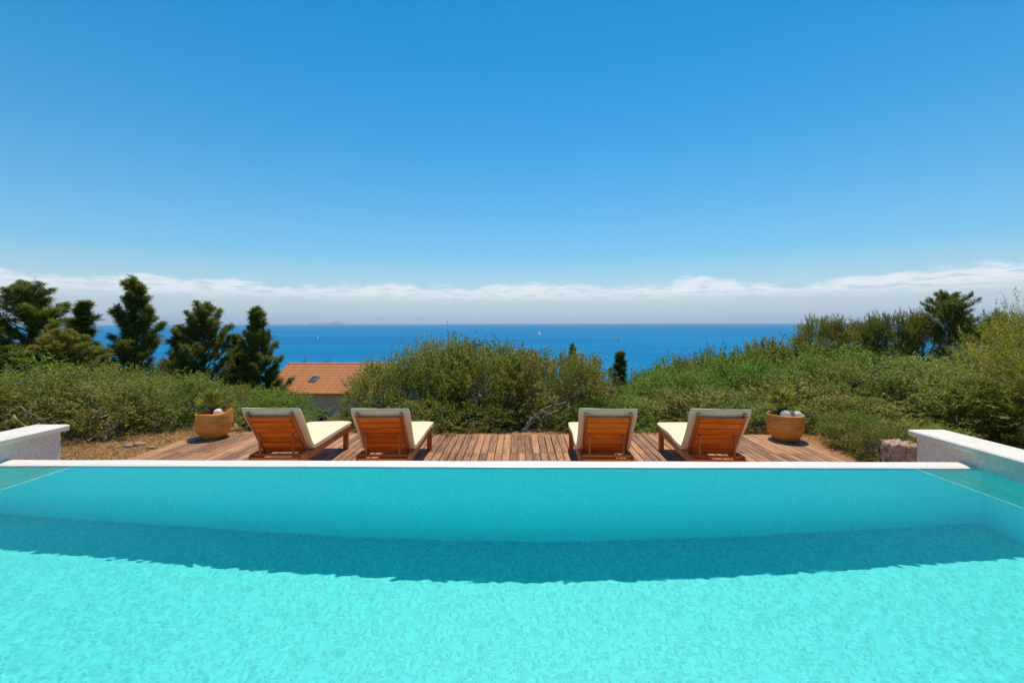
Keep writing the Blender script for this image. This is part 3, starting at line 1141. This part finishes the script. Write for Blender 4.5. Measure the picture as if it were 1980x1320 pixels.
def make_pine(seed, h=8.0, spread=2.0, base=0.12, nb=70, form='cone', rise=0.45, tufts=15, blades=13, needle=(0.15, 0.017), lean=0.0, plume=0.15):
    """pine: one stem, rising limbs, side twigs ending in needle tufts"""
    g = np.random.default_rng(seed)
    mb = MB()
    bend = g.uniform(-0.25, 0.25, 2)
    def stem(t):
        return Vector((bend[0] * math.sin(t * 2.6) * h * 0.08 + lean * t * h, bend[1] * math.sin(t * 2.1 + 0.5) * h * 0.08, t * h))
    mb.tube([stem(t) for t in np.linspace(-0.02, 0.99, 12)], [max(0.012, 0.022 * h * (1 - t) ** 0.9) for t in np.linspace(0, 1, 12)], 8)
    tp, td = [], []
    for i in range(nb):
        t = base + (0.97 - base) * ((i + g.random() * 0.8) / nb) ** 0.9
        a = i * 2.399 + g.uniform(-0.5, 0.5)
        u = (t - base) / (1 - base)
        if form == 'cone':
            L = spread * (1 - u) ** 0.8 * g.uniform(0.4, 1.15) + 0.14 * spread
        elif form == 'round':
            L = spread * math.sqrt(max(0.03, 1 - (2 * u - 0.9) ** 2 * 0.85)) * g.uniform(0.6, 1.05)
        else:
            L = spread * ((1 - u) ** 0.55 * min(1.0, 0.55 + u * 2.5)) * g.uniform(0.45, 1.15) + 0.08 * spread
        L = max(L, 0.25)
        p = stem(t)
        el_ = rise + 0.5 * u + g.uniform(-0.2, 0.2)
        d = Vector((math.cos(a) * math.cos(el_), math.sin(a) * math.cos(el_), math.sin(el_)))
        q = p + d * L + Vector((0, 0, 0.12 * L))
        md = p.lerp(q, 0.5) + Vector((0, 0, -0.07 * L)) + Vector(g.normal(0, 0.04, 3)) * L
        r0 = 0.012 + 0.012 * L
        mb.tube([p, p.lerp(md, 0.5), md, md.lerp(q, 0.5), q], [r0, r0 * 0.8, r0 * 0.6, r0 * 0.4, 0.006], 5, False)
        nt_ = max(4, int(tufts * L / spread * 2.6))
        for k in range(nt_):
            s = 0.28 + 0.72 * (k + g.random()) / nt_
            c = (p.lerp(md, s * 2) if s < 0.5 else md.lerp(q, s * 2 - 1))
            sl_ = (0.14 + plume * L * (1.15 - s)) * g.uniform(0.5, 1.3)
            dv = Vector(norm(np.array(d) * 0.6 + g.normal(0, 0.5, 3) + np.array([0, 0, 0.75])))
            e = c + dv * sl_
            mb.tube([c, e], [0.008, 0.004], 3, False)
            for w in (0.3, 0.55, 0.8, 1.0):
                tp.append(np.array(c.lerp(e, w)) + g.normal(0, 0.03, 3))
                td.append(np.array(dv))
        for w in (0.85, 0.95, 1.0):
            tp.append(np.array(md.lerp(q, w)))
            td.append(np.array(d))
    for w in np.linspace(0.86, 1.0, 8):
        tp.append(np.array(stem(w))); td.append(np.array([0, 0, 1.0]))
    tp, td = np.array(tp), np.array(td)
    n = len(tp)
    N = n * blades
    ti = np.repeat(np.arange(n), blades)
    base_ = tp[ti] + g.normal(0, 0.03, (N, 3))
    dr = norm(td[ti] * 0.7 + g.normal(0, 0.6, (N, 3)) + np.array([0, 0, 0.15]))
    lv, lf = leaf_quads(base_, dr, g.uniform(0.7, 1.3, N) * needle[0], g.uniform(0.7, 1.3, N) * needle[1], g)
    rr = np.percentile(np.hypot(lv[:, 0], lv[:, 1]), 97)
    k = np.array([spread / rr, spread / rr, h / lv[:, 2].max()])
    mb.v = [tuple(np.array(p) * k) for p in mb.v]
    return mb.mesh('trunk', True), mesh_np('crown', lv * k, lf)


def plant(name, meshes, mats, loc, rz, scale, lab, cat, group):
    root = empty(name, loc, rz, label=lab, cat=cat, group=group)
    for nm, me, m in (('trunk', meshes[0], mats[0]), ('crown', meshes[1], mats[1])):
        o = link(nm, me, None, root)
        if not me.materials:
            me.materials.append(m)
        o.material_slots[0].link = 'OBJECT'
        o.material_slots[0].material = m
    root.scale = scale
    return root


# ------------------------------------------------------------------ olives close behind the deck
OL = [make_bush(21), make_bush(22, r=1.3, clumps=105), make_bush(23, r=1.15, upright=1.0, shoot_len=(0.2, 0.5)), make_bush(24, r=1.35, clumps=110, upright=0.5)]
GR = [make_bush(31, h=2.0, r=1.25, clumps=90, leaf=(0.085, 0.028), leaves=16, shoots=15), make_bush(32, h=2.0, r=1.3, clumps=90, leaf=(0.08, 0.026), leaves=16, shoots=15, upright=1.0)]


def bush(kind, which, px, Y, top, wide, lab, mat, rz, group='olive trees behind the deck', name='olive_tree', cat='olive tree', proto_r=1.25):
    base = at_y(px, 700, Y)
    gz = float(ground_z(base.x, Y)) - 0.04
    zt = at_y(px, top, Y).z
    hh = (zt - gz) / 2.0
    ww = wide * Y / F / 2 / proto_r
    return plant(name, kind[which], (M_BARK, mat), (base.x, Y, gz), rz, (ww, ww, hh), lab, cat, group)


olives = [
    # px, Y, top, width px, prototype, material, label
    (-60, 8.4, 716, 260, 3, M_OLIVE, 'olive bush cut by the left edge of the picture'),
    (80, 8.1, 716, 270, 1, M_OLIVE, 'dusty olive bush above the end of the left pool wall'),
    (225, 8.0, 732, 240, 0, M_OLIVE_DRY, 'low brownish olive bush behind the strip of dry straw'),
    (215, 10.4, 708, 270, 2, M_OLIVE, 'taller green olive bush below the pointed pine'),
    (335, 8.7, 726, 200, 3, M_OLIVE, 'olive bush just left of the pot with the tilted rim'),
    (445, 9.8, 742, 200, 0, M_OLIVE, 'olive bush right behind the palm with the single white ball'),
    (540, 9.6, 752, 150, 1, M_GREEN, 'green olive bush left of the grey house wall'),
    (745, 9.0, 694, 190, 0, M_OLIVE, 'olive tree overlapping the right end of the tiled roof'),
    (860, 9.6, 650, 250, 2, M_OLIVE, 'tallest olive with upright shoots behind the bare middle of the deck'),
    (955, 9.3, 662, 240, 1, M_OLIVE, 'broad olive left of the pale leaning trunk in the middle'),
    (1060, 9.2, 676, 240, 3, M_OLIVE_DRY, 'dry twiggy olive with a pale leaning trunk at the deck edge'),
    (1120, 10.2, 690, 170, 0, M_OLIVE, 'olive below the small spire shaped conifer in the centre'),
    (1205, 8.9, 765, 200, 1, M_GREEN, 'low green olive bush in the dip between the two loungers on the right'),
    (1300, 9.8, 712, 220, 2, M_GREEN, 'bright green olive rising right of the dip'),
    (1345, 8.8, 748, 230, 3, M_OLIVE_DRY, 'low dry olive right behind the lounger nearest the round pot'),
    (1430, 10.4, 690, 250, 0, M_GREEN, 'green olive behind the round pot, on the rising slope'),
    (1545, 9.4, 728, 270, 1, M_OLIVE_DRY, 'dry leaved olive directly behind the round pot'),
    (1580, 10.8, 684, 270, 2, M_GREEN, 'green olive below the golden round pines'),
    (1690, 9.2, 700, 290, 3, M_OLIVE, 'wide olive above the rough stone block'),
    (1660, 7.9, 765, 230, 0, M_OLIVE_DRY, 'low olive bush at the right rear corner of the deck'),
    (1800, 8.0, 722, 270, 1, M_OLIVE, 'olive bush behind the end of the right pool wall'),
    (1800, 10.6, 706, 260, 2, M_GREEN, 'green olive in front of the tall single pine'),
    (1980, 7.6, 735, 330, 3, M_OLIVE, 'olive bush behind the right coping at the picture edge'),
    (700, 8.5, 790, 130, 1, M_OLIVE_DRY, 'low dry olive between the two loungers on the left'),
    (830, 8.35, 772, 210, 0, M_OLIVE, 'low front olive at the deck edge right of the second lounger'),
    (930, 8.4, 782, 150, 3, M_OLIVE_DRY, 'low dry front olive at the middle of the far deck edge'),
    (1110, 8.45, 780, 130, 1, M_OLIVE, 'low front olive left of the third lounger'),
    (1450, 8.35, 778, 190, 2, M_OLIVE, 'low front olive between the rightmost lounger and the round pot'),
    (555, 8.5, 800, 110, 2, M_GREEN, 'low green bush behind the foot of the first lounger'),
    (480, 8.6, 790, 190, 1, M_OLIVE, 'low bush behind the backrest of the first lounger'),
    (1770, 6.9, 815, 200, 2, M_OLIVE_DRY, 'low bush between the stone block and the deck corner'),
    (1645, 7.0, 795, 120, 1, M_OLIVE, 'small olive bush hugging the right edge of the deck'),
    (1700, 6.3, 822, 110, 3, M_OLIVE_DRY, 'small dry bush just left of the stone block'),
    (820, 10.9, 668, 200, 1, M_OLIVE, 'rear olive filling the gap left of the tallest one'),
    (930, 10.9, 660, 200, 3, M_OLIVE, 'rear olive filling the gap right of the tallest one'),
    (1030, 10.8, 680, 190, 0, M_OLIVE, 'rear olive behind the twiggy one in the middle'),
]
gr_ = np.random.default_rng(77)
roots = {}
for (px, Y, top_, wide, k, m, lab) in olives:
    roots[lab] = bush(OL, k, px, Y, top_, wide, lab, m, gr_.uniform(0, 6.28))


def limb(lab, pts, Y, r0, r1, mat):
    """a bare bough showing at the front of one of the olives"""
    root = roots[lab]
    M = (Matrix.Translation(root.location) @ root.rotation_euler.to_matrix().to_4x4() @ Matrix.Diagonal((*root.scale, 1))).inverted()
    g = np.random.default_rng(len(lab))
    P = [at_y(px, py, Y + i * 0.05) + Vector(g.normal(0, 0.012, 3)) for i, (px, py) in enumerate(pts)]
    n = len(P)
    t = MB().tube(P, [r0 + (r1 - r0) * i / (n - 1) for i in range(n)], 7)
    t.v = [tuple(M @ Vector(v)) for v in t.v]
    t.build('bough', mat, root, smooth=True)


lt = 'dry twiggy olive with a pale leaning trunk at the deck edge'
limb(lt, [(1008, 842), (1018, 826), (1026, 812), (1040, 800), (1050, 790), (1064, 783)], 7.95, 0.045, 0.012, M_BARK)
limb(lt, [(1046, 796), (1060, 800), (1078, 796), (1092, 806), (1104, 798)], 7.9, 0.014, 0.005, M_BARK)
limb(lt, [(1062, 770), (1076, 782), (1094, 780), (1102, 790)], 7.9, 0.012, 0.005, M_BARK)
limb(lt, [(1080, 812), (1092, 804), (1100, 792), (1098, 780)], 7.9, 0.011, 0.004, M_BARK)
lw = 'wide olive above the rough stone block'
limb(lw, [(1604, 782), (1622, 768), (1644, 757), (1656, 744), (1672, 738), (1684, 722), (1700, 712), (1720, 712)], 8.35, 0.034, 0.012, M_PINEBARK)
limb(lw, [(1650, 750), (1640, 738), (1646, 724)], 8.45, 0.016, 0.006, M_PINEBARK)
ld = 'low brownish olive bush behind the strip of dry straw'
limb(ld, [(196, 868), (205, 858), (200, 848), (188, 842), (176, 846), (160, 838)], 7.1, 0.05, 0.02, M_PINEBARK)
limb(ld, [(160, 866), (150, 856), (138, 862), (122, 858)], 7.05, 0.03, 0.012, M_PINEBARK)
limb('dusty olive bush above the end of the left pool wall', [(38, 782), (52, 796), (66, 798), (76, 808), (92, 818)], 7.0, 0.012, 0.005, M_BARK)
limb('olive bush just left of the pot with the tilted rim', [(282, 842), (296, 832), (310, 826), (322, 830)], 7.75, 0.013, 0.005, M_BARK)

# larger yellow-green tree at the right edge, its bough hanging over the coping
NEAR = make_bush(41, h=2.6, r=1.2, clumps=120, shoots=17, leaves=26, leaf=(0.075, 0.009), upright=0.9, shoot_len=(0.25, 0.6), clump_r=0.34)
base = at_y(2060, 700, 6.9)
plant('yellow_pine', NEAR, (M_BARK, M_YELLOW), (base.x, 6.9, -0.66), 0.7, (1.0, 1.0, 0.90), 'fine needled yellow green tree leaning in at the right edge', 'tree', None)

# greener shrubs on the slope further back
shrubs = [
    (1290, 15, 704, 190, 0, 'rounded green shrub at the foot of the slope beside the sea'),
    (1365, 16, 688, 200, 1, 'green shrub with dark tips halfway up the slope'),
    (1440, 16, 676, 190, 0, 'green shrub between the slope tip and the golden pines'),
    (1520, 18, 655, 210, 1, 'green shrub where the skyline starts to climb'),
    (1620, 17, 668, 240, 0, 'green shrub under the first golden round pine'),
    (1740, 17, 688, 260, 1, 'green shrub left of the tall single pine trunk'),
    (1850, 15, 704, 250, 0, 'green shrub hiding the foot of the tall single pine'),
    (1960, 14, 668, 260, 1, 'green shrub behind the yellow tree at the right edge'),
    (1245, 19, 716, 110, 1, 'small shrub at the lower end of the slope by the sea'),
    (1280, 20, 700, 110, 0, 'small round shrub against the sea above the third lounger'),
    (1325, 22, 690, 110, 1, 'small dark tipped shrub against the sea, left of the slope crest'),
    (1395, 21, 676, 130, 0, 'shrub on the slope crest above the rightmost lounger'),
    (1470, 22, 662, 130, 1, 'shrub on the crest left of the climbing skyline'),
    (1180, 17, 745, 160, 0, 'dark green shrub in the dip in front of the sea'),
    (500, 20, 745, 150, 0, 'green shrub under the rightmost pine of the left group'),
    (330, 15, 722, 280, 1, 'green shrub between olives and the two slender pines'),
    (60, 14, 690, 330, 0, 'green shrub under the big dark pine at far left'),
    (190, 15, 705, 250, 1, 'green shrub under the pointed pine at left'),
]
for (px, Y, top_, wide, k, lab) in shrubs:
    bush(GR, k, px, Y, top_, wide, lab, M_GREEN if k == 0 else M_OLIVE, gr_.uniform(0, 6.28), 'green shrubs on the slope', 'shrub', 'shrub')

# ------------------------------------------------------------------ pines
PN = {'cone': make_pine(51, 8, 2.0, 0.08, 66, 'cone', 0.75),
      'full': make_pine(52, 8, 2.7, 0.05, 84, 'full', 0.6),
      'slim': make_pine(53, 8, 1.6, 0.10, 50, 'cone', 1.0, lean=0.02),
      'round': make_pine(54, 8, 2.5, 0.36, 74, 'round', 0.45, plume=0.3),
      'flat': make_bush(55, h=5.0, r=3.0, clumps=110, shoots=20, leaves=20, leaf=(0.19, 0.04), clump_r=0.65, upright=0.8, low=0.16, shoot_len=(0.35, 0.8), inner=0.35)}
HT = {'cone': (8, 2.0), 'full': (8, 2.7), 'slim': (8, 1.6), 'round': (8, 2.5), 'flat': (5, 3.0)}


def pine(kind, px, Y, top, wide, lab, mat=None, rz=0.0, group='pines beyond the garden', base_z=None):
    b_ = at_y(px, 700, Y)
    gz = float(ground_z(b_.x, Y)) - 0.1 if base_z is None else base_z
    hh = (at_y(px, top, Y).z - gz) / HT[kind][0]
    ww = wide * Y / F / 2 / HT[kind][1]
    plant('pine_tree', PN[kind], (M_PINEBARK, mat or M_PINE), (b_.x, Y, gz), rz, (ww, ww, hh), lab, 'pine tree', group)


pine('full', 55, 19, 533, 250, 'big dark pine at the far left rising above the horizon', rz=0.4)
pine('full', -70, 17, 585, 260, 'dark pine cut off by the left edge of the picture', rz=2.0)
pine('full', 120, 16.5, 628, 220, 'low yellow green pine in front of the big dark pine', M_PINE_GOLD, 3.1)
pine('slim', 158, 22, 574, 120, 'slim dark pine between the big pine and the pointed one', rz=1.0)
pine('cone', 255, 21, 527, 165, 'pointed tall pine, second highest of the left group', rz=0.2)
pine('full', 395, 22, 575, 160, 'airy pine with several thin tops left of the house', M_PINE, 2.5)
pine('slim', 350, 23, 628, 110, 'short dark pine between the pointed and the airy one', rz=4.0)
pine('cone', 492, 23, 586, 135, 'dark pine nearest the tiled roof', rz=1.4)
pine('slim', 455, 25, 640, 110, 'low dark pine behind the one nearest the roof', rz=5.0)
# centre
pine('cone', 1105, 24, 660, 56, 'small spire shaped conifer standing against the sea', rz=0.3)
pine('cone', 1150, 26, 688, 50, 'tiny conifer beside the spire shaped one', rz=2.2)
pine('slim', 1200, 22, 676, 84, 'dark conifer standing alone in the dip before the sea', rz=1.1)
pine('slim', 1010, 24, 672, 60, 'conifer tip showing over the middle olives', rz=3.3)
# right ridge
pine('flat', 1588, 30, 612, 118, 'golden round pine at the left end of the right ridge', M_PINE_GOLD, 0.4)
pine('flat', 1655, 33, 620, 100, 'second golden pine on the right ridge', M_PINE_GOLD, 1.9)
pine('flat', 1718, 31, 606, 110, 'third pine on the ridge, left of the twin by the tall pine', M_PINE, 3.4)
pine('flat', 1783, 30, 600, 90, 'bushy pine touching the tall single pine', M_PINE_GOLD, 5.0)
pine('round', 1836, 28, 560, 78, 'tall single pine with bare stem on the right ridge', M_PINE, 0.9)
pine('flat', 1900, 30, 622, 150, 'dark spreading pine right of the tall single pine', M_PINE, 2.7)
pine('flat', 1965, 27, 602, 150, 'dark umbrella pine half hidden by the yellow tree', M_PINE, 4.1)
# tips behind the house
pine('flat', 588, 74, 697, 30, 'leftmost small treetop over the roof ridge', M_PINE, 0.2)
pine('flat', 632, 76, 697, 30, 'right small treetop over the roof ridge', M_PINE, 1.2)

# red flowering shrub against the roof
RB = make_bush(61, h=1.0, r=0.6, clumps=26, shoots=9, leaves=16, leaf=(0.05, 0.035), clump_r=0.2, shoot_len=(0.1, 0.25))
p = at_y(516, 750, 26)
plant('bougainvillea', RB, (M_BARK, M_RED), (p.x, 26, at_y(516, 775, 26).z), 0.3, (1.0, 1.0, 1.1), 'dark red flowering shrub in front of the roof corner', 'shrub', None)

# ------------------------------------------------------------------ house with tiled roof
def build_house():
    YE, YR = 48.0, 54.6
    pe, pr = at_y(700, 760, YE), at_y(700, 703, YR)
    xl, xr = at_y(497, 760, YE).x, at_y(735, 760, YE).x
    ze, zr = pe.z, pr.z
    root = empty('house', ((xl + xr) / 2, YE + 0.4, -10.2), label='grey rendered house with an orange tiled roof below the garden', cat='house')
    cx, cy, cz = root.location
    hw = (xr - xl) / 2
    # walls: front wall with a window opening, gables, back
    pw = at_y(624, 793, YE + 0.4)
    wx0, wx1, wz1, wz0 = pw.x - cx - 0.5, pw.x - cx + 0.5, pw.z - cz, pw.z - cz - 1.3
    top = ze - cz - 0.1
    dpt = (YR - YE) * 2 - 0.8
    b = MB()
    L = hw - 0.25
    for (a, c, z0, z1) in ((-L, wx0, 0, top), (wx1, L, 0, top), (wx0, wx1, 0, wz0), (wx0, wx1, wz1, top)):
        b.box((a, 0, z0), (c, 0.3, z1))
    b.box((-L, 0.3, 0), (-L + 0.3, dpt, top)).box((L - 0.3, 0.3, 0), (L, dpt, top)).box((-L, dpt, 0), (L, dpt + 0.3, top))
    for s in (-1, 1):
        x0, x1 = sorted((s * L, s * (L - 0.3)))
        mid = (dpt + 0.3) / 2
        b.add([(x0, 0, top), (x0, dpt + .3, top), (x0, mid, zr - cz - 0.25), (x1, 0, top), (x1, dpt + .3, top), (x1, mid, zr - cz - 0.25)],
              [(0, 2, 1), (3, 4, 5), (0, 3, 5, 2), (1, 2, 5, 4)])
    b.build('wall', M_PLASTER, root)
    w = MB().box((wx0, 0.16, wz0), (wx1, 0.18, wz1)).build('window', M_PANE, root)
    fr = MB()
    for (a, c, z0, z1) in ((wx0 - 0.14, wx0 - 0.001, wz0 - 0.1, wz1 + 0.14), (wx1 + 0.001, wx1 + 0.14, wz0 - 0.1, wz1 + 0.14), (wx0, wx1, wz1 + 0.001, wz1 + 0.14)):
        fr.box((a, -0.03, z0), (c, 0.14, z1))
    fr.box((wx0 + 0.47, 0.10, wz0), (wx0 + 0.53, 0.155, wz1))
    fr.build('frame', M_FRAME, w)
    MB().box((wx0 - 0.18, -0.09, wz0 - 0.18), (wx1 + 0.18, 0.12, wz0 - 0.101)).build('sill', M_FRAME, w)
    # roof: front and back slabs, then overlapping courses of curved tiles
    run, rise = YR - YE, zr - ze
    y0 = -0.4
    sb = MB()
    sb.add([(-hw, y0, ze - cz - 0.12), (hw, y0, ze - cz - 0.12), (hw, y0 + run, zr - cz - 0.12), (-hw, y0 + run, zr - cz - 0.12),
            (-hw, y0, ze - cz - 0.03), (hw, y0, ze - cz - 0.03), (hw, y0 + run, zr - cz - 0.03), (-hw, y0 + run, zr - cz - 0.03),
            (-hw, y0 + 2 * run, ze - cz - 0.12), (hw, y0 + 2 * run, ze - cz - 0.12), (-hw, y0 + 2 * run, ze - cz - 0.03), (hw, y0 + 2 * run, ze - cz - 0.03)],
           [(3, 2, 1, 0), (4, 5, 6, 7), (0, 1, 5, 4), (1, 2, 6, 5), (0, 4, 7, 3), (8, 9, 2, 3), (7, 6, 11, 10), (8, 10, 11, 9), (2, 9, 11, 6), (3, 7, 10, 8)])
    roof = sb.build('roof', M_ROOF, root)
    nrow = 18
    npan = 44
    sub = 6
    me = None
    slope = math.hypot(run, rise)
    g_ = slope / nrow
    ang = math.atan2(rise, run)
    V, Fc = [], []
    nx = npan * sub
    for i in range(nx + 1):
        x = -hw - 0.05 + (2 * hw + 0.1) * i / nx
        wv = 0.045 * (0.5 + 0.5 * math.cos(2 * math.pi * i / sub)) ** 0.7
        V += [(x, -0.06, 0.0 + wv), (x, -0.06, 0.075 + wv), (x, g_ + 0.02, 0.012 + wv)]
    for i in range(nx):
        for k in (0, 1):
            Fc.append((i * 3 + k, (i + 1) * 3 + k, (i + 1) * 3 + k + 1, i * 3 + k + 1))
    me = mesh_np('tile_course', V, Fc)
    for r_ in range(nrow):
        t = r_ / nrow
        link('tile_course', me, M_ROOF, roof, (random.uniform(-0.02, 0.02), y0 + run * t, ze - cz - 0.03 + rise * t), (ang, 0, 0))
        link('tile_course', me, M_ROOF, roof, (0, y0 + 2 * run - run * t, ze - cz - 0.03 + rise * t), (ang, 0, math.pi))
    rp = [(-hw - 0.06 + (2 * hw + 0.12) * i / 40, y0 + run, zr - cz + 0.04 + (0.02 if i % 2 else 0)) for i in range(41)]
    MB().tube(rp, [0.11] * 41, 8).build('ridge_cap', M_ROOF, roof, smooth=True)
    # skylight
    ps = at_y(607, 735, YE + run * 0.44)
    sx = ps.x - cx
    t = 0.44
    skl = MB()
    for (a, c, u0, u1) in ((-0.42, -0.32, -0.62, 0.62), (0.32, 0.42, -0.62, 0.62), (-0.32, 0.32, -0.62, -0.5), (-0.32, 0.32, 0.5, 0.62)):
        skl.box((a, u0, 0.03), (c, u1, 0.19))
    so = skl.build('skylight', M_SKYFRAME, root, (sx, y0 + run * t, ze - cz + rise * t), (ang, 0, 0))
    MB().box((-0.32, -0.5, 0.05), (0.32, 0.5, 0.15)).build('pane', mat_glass_dark('skylight glass', (0.05, 0.07, 0.08)), so)


build_house()

# ------------------------------------------------------------------ boats, islands
sail_mat = mat_plain('white sailcloth', (0.8, 0.8, 0.78), 0.8, 0.02)
sail_red = mat_plain('grey pink sailcloth', (0.35, 0.22, 0.22), 0.8, 0.02)
hull_mat = mat_plain('white hull', (0.75, 0.75, 0.74), 0.4, 0.02)


for _m in (sail_mat, sail_red):
    _n = NT(_m.node_tree)
    _tr = _n.node('ShaderNodeBsdfTranslucent')
    _tr.inputs[0].default_value = (0.8, 0.8, 0.78, 1) if _m is sail_mat else (0.4, 0.25, 0.25, 1)
    _mx = _n.node('ShaderNodeMixShader')
    _mx.inputs[0].default_value = 0.5
    _n.set(_mx.inputs[1], _m.node_tree.nodes['Principled BSDF'].outputs[0])
    _n.set(_mx.inputs[2], _tr.outputs[0])
    _n.set(_m.node_tree.nodes['Material Output'].inputs[0], _mx.outputs[0])


def sailboat(px, py, hgt, heading, sail, lab):
    p = at_z(px, py, SEA)
    root = empty('sailing_boat', p, heading, label=lab, cat='boat', group='sailing boats out at sea')
    L = hgt * 0.75
    V, Fc = [], []
    n = 9
    for i in range(n):
        t = i / (n - 1)
        w = L * 0.16 * math.sin(math.pi * min(1, 0.25 + 0.75 * (1 - t)) ) ** 0.7 if t < 1 else 0.02
        x = (t - 0.5) * L
        V += [(x, -w, L * 0.11), (x, -w * 0.5, -0.3), (x, w * 0.5, -0.3), (x, w, L * 0.11)]
    for i in range(n - 1):
        for k in range(3):
            Fc.append((i * 4 + k, i * 4 + k + 1, (i + 1) * 4 + k + 1, (i + 1) * 4 + k))
        Fc.append((i * 4 + 3, i * 4, (i + 1) * 4, (i + 1) * 4 + 3))
    link('hull', mesh_np('hull', V, Fc), hull_mat, root)
    MB().tube([(0.05 * L, 0, 0), (0.05 * L, 0, hgt)], [0.1, 0.06], 6).build('mast', hull_mat, root)
    def sheet(a, b_, c, belly):
        a, b_, c = Vector(a), Vector(b_), Vector(c)
        m = MB()
        n = 6
        idx, vs, fs = {}, [], []
        for i in range(n + 1):
            for j in range(n + 1 - i):
                u, v = i / n, j / n
                w = 1 - u - v
                idx[(i, j)] = len(vs)
                vs.append(a * w + b_ * u + c * v + Vector((0, belly * 27 * u * v * w, 0)))
        for i in range(n):
            for j in range(n - i):
                fs.append((idx[(i, j)], idx[(i + 1, j)], idx[(i, j + 1)]))
                if j < n - i - 1:
                    fs.append((idx[(i + 1, j)], idx[(i + 1, j + 1)], idx[(i, j + 1)]))
        return m.add(vs, fs)
    sheet((0.04 * L, 0, hgt * 0.14), (-0.46 * L, 0.4, hgt * 0.15), (0.045 * L, 0, hgt * 0.97), 0.5).build('mainsail', sail, root, smooth=True)
    sheet((0.48 * L, 0, L * 0.12), (0.06 * L, 0.4, hgt * 0.14), (0.055 * L, 0, hgt * 0.85), 0.5).build('jib', sail, root, smooth=True)


sailboat(1043, 648, 18, 0.25, sail_mat, 'white sailing boat with bright sail near the horizon in the centre')
sailboat(1195, 661, 11, 0.35, sail_red, 'dim greyish sailing boat right of the bright white one')
sailboat(615, 654, 10, 2.7, sail_mat, 'tiny white sailing boat far left above the house roof')

M_ISLE = mat_plain('distant scrub and rock', (0.10, 0.11, 0.07), 0.9, 0.2, 0.002, 0)


def island(name, px0, px1, dist, peak_px, seed, depth):
    """long low hill rising from the sea"""
    a, c = at_y((px0 + px1) / 2, HORIZON, dist), None
    half = (px1 - px0) / 2 / F * dist
    hgt = peak_px / F * dist
    g = np.random.default_rng(seed)
    nx, ny = 48, 14
    ph = g.uniform(0, 6.28, 6)
    V = []
    for j in range(ny + 1):
        v = j / ny * 2 - 1
        for i in range(nx + 1):
            u = i / nx * 2 - 1
            sh = max(0.0, 1 - abs(u) ** 2.2) * max(0, 1 - v * v)
            rug = 0.62 + 0.38 * math.sin(2.3 * u + ph[0]) + 0.16 * math.sin(7 * u + ph[1] + v) + 0.08 * math.sin(15 * u + ph[2])
            V.append((a.x + u * half, dist + v * depth, SEA - 2 + sh * max(0.1, rug) * (hgt - SEA) * 0.9))
    Fc = [(j * (nx + 1) + i, j * (nx + 1) + i + 1, (j + 1) * (nx + 1) + i + 1, (j + 1) * (nx + 1) + i) for j in range(ny) for i in range(nx)]
    tag(link(name, mesh_np(name, V, Fc, True), M_ISLE), kind='structure')


island('island', 570, 672, 21000, 5.0, 4, 700)
island('hills', 1740, 2300, 24000, 13.0, 8, 1500)

# ------------------------------------------------------------------ dry straw and stones beside the deck
def straw():
    g = np.random.default_rng(12)
    n = 15000
    x = g.uniform(-7.6, DX0 - 0.02, n)
    y = g.uniform(4.3, 8.6, n)
    keep = (x < -4.95) | (y > 4.3)
    x, y = x[keep], y[keep]
    n = len(x)
    base = np.stack([x, y, ground_z(x, y) - 0.005], -1)
    d = norm(np.stack([g.normal(0, 1, n), g.normal(0, 1, n), g.uniform(0.15, 1.0, n)], -1))
    v, f = leaf_quads(base, d, g.uniform(0.03, 0.09, n), g.uniform(0.004, 0.009, n), g)
    o = link('dry_grass', mesh_np('dry_grass', v, f), M_STRAW)
    tag(o, 'dry trampled straw on the earth left of the deck', 'grass', kind='stuff')


straw()
rock_mat = mat_plain('garden stone', (0.36, 0.24, 0.15), 0.9, 0.25, 12.0, 0.4)
for i, (px, py, r, lab) in enumerate(((268, 858, 0.06, 'small pinkish stone at the edge of the straw near the deck'), (292, 864, 0.045, 'smaller grey brown stone right of the pinkish one by the deck'),
                                      (248, 861, 0.05, 'low stone left of the pinkish one at the straw edge'))):
    p = at_z(px, py, -0.62)
    g = np.random.default_rng(i + 50)
    V, Fc = [], []
    n, m = 12, 8
    for j in range(m + 1):
        t = math.pi * j / m
        for k in range(n):
            a = 2 * math.pi * k / n
            rr = r * (1 + 0.22 * math.sin(2 * a + i) * math.sin(t) + g.uniform(-0.2, 0.2) * math.sin(t))
            V.append((rr * math.sin(t) * math.cos(a) * 1.3, rr * math.sin(t) * math.sin(a), rr * math.cos(t) * 0.6 + r * 0.15))
    for j in range(m):
        for k in range(n):
            k2 = (k + 1) % n
            Fc.append((j * n + k, (j + 1) * n + k, (j + 1) * n + k2, j * n + k2))
    o = link('stone', mesh_np('stone', V, Fc), rock_mat, None, p)
    tag(o, lab, 'stone', 'loose stones by the straw strip')

# ------------------------------------------------------------------ thin haze over the sea
M_HAZE = bpy.data.materials.new('sea haze')
M_HAZE.use_nodes = True
_t = M_HAZE.node_tree
_t.nodes.remove(_t.nodes['Principled BSDF'])
_v = _t.nodes.new('ShaderNodeVolumePrincipled')
_v.inputs['Color'].default_value = (0.75, 0.86, 1.0, 1)
_v.inputs['Density'].default_value = 3.8e-5
_v.inputs['Anisotropy'].default_value = 0.2
_t.links.new(_v.outputs[0], _t.nodes['Material Output'].inputs['Volume'])
tag(MB().box((-60000, -2000, SEA - 6), (60000, 60000, 520)).build('haze', M_HAZE), 'thin bluish sea haze', 'haze', kind='stuff')
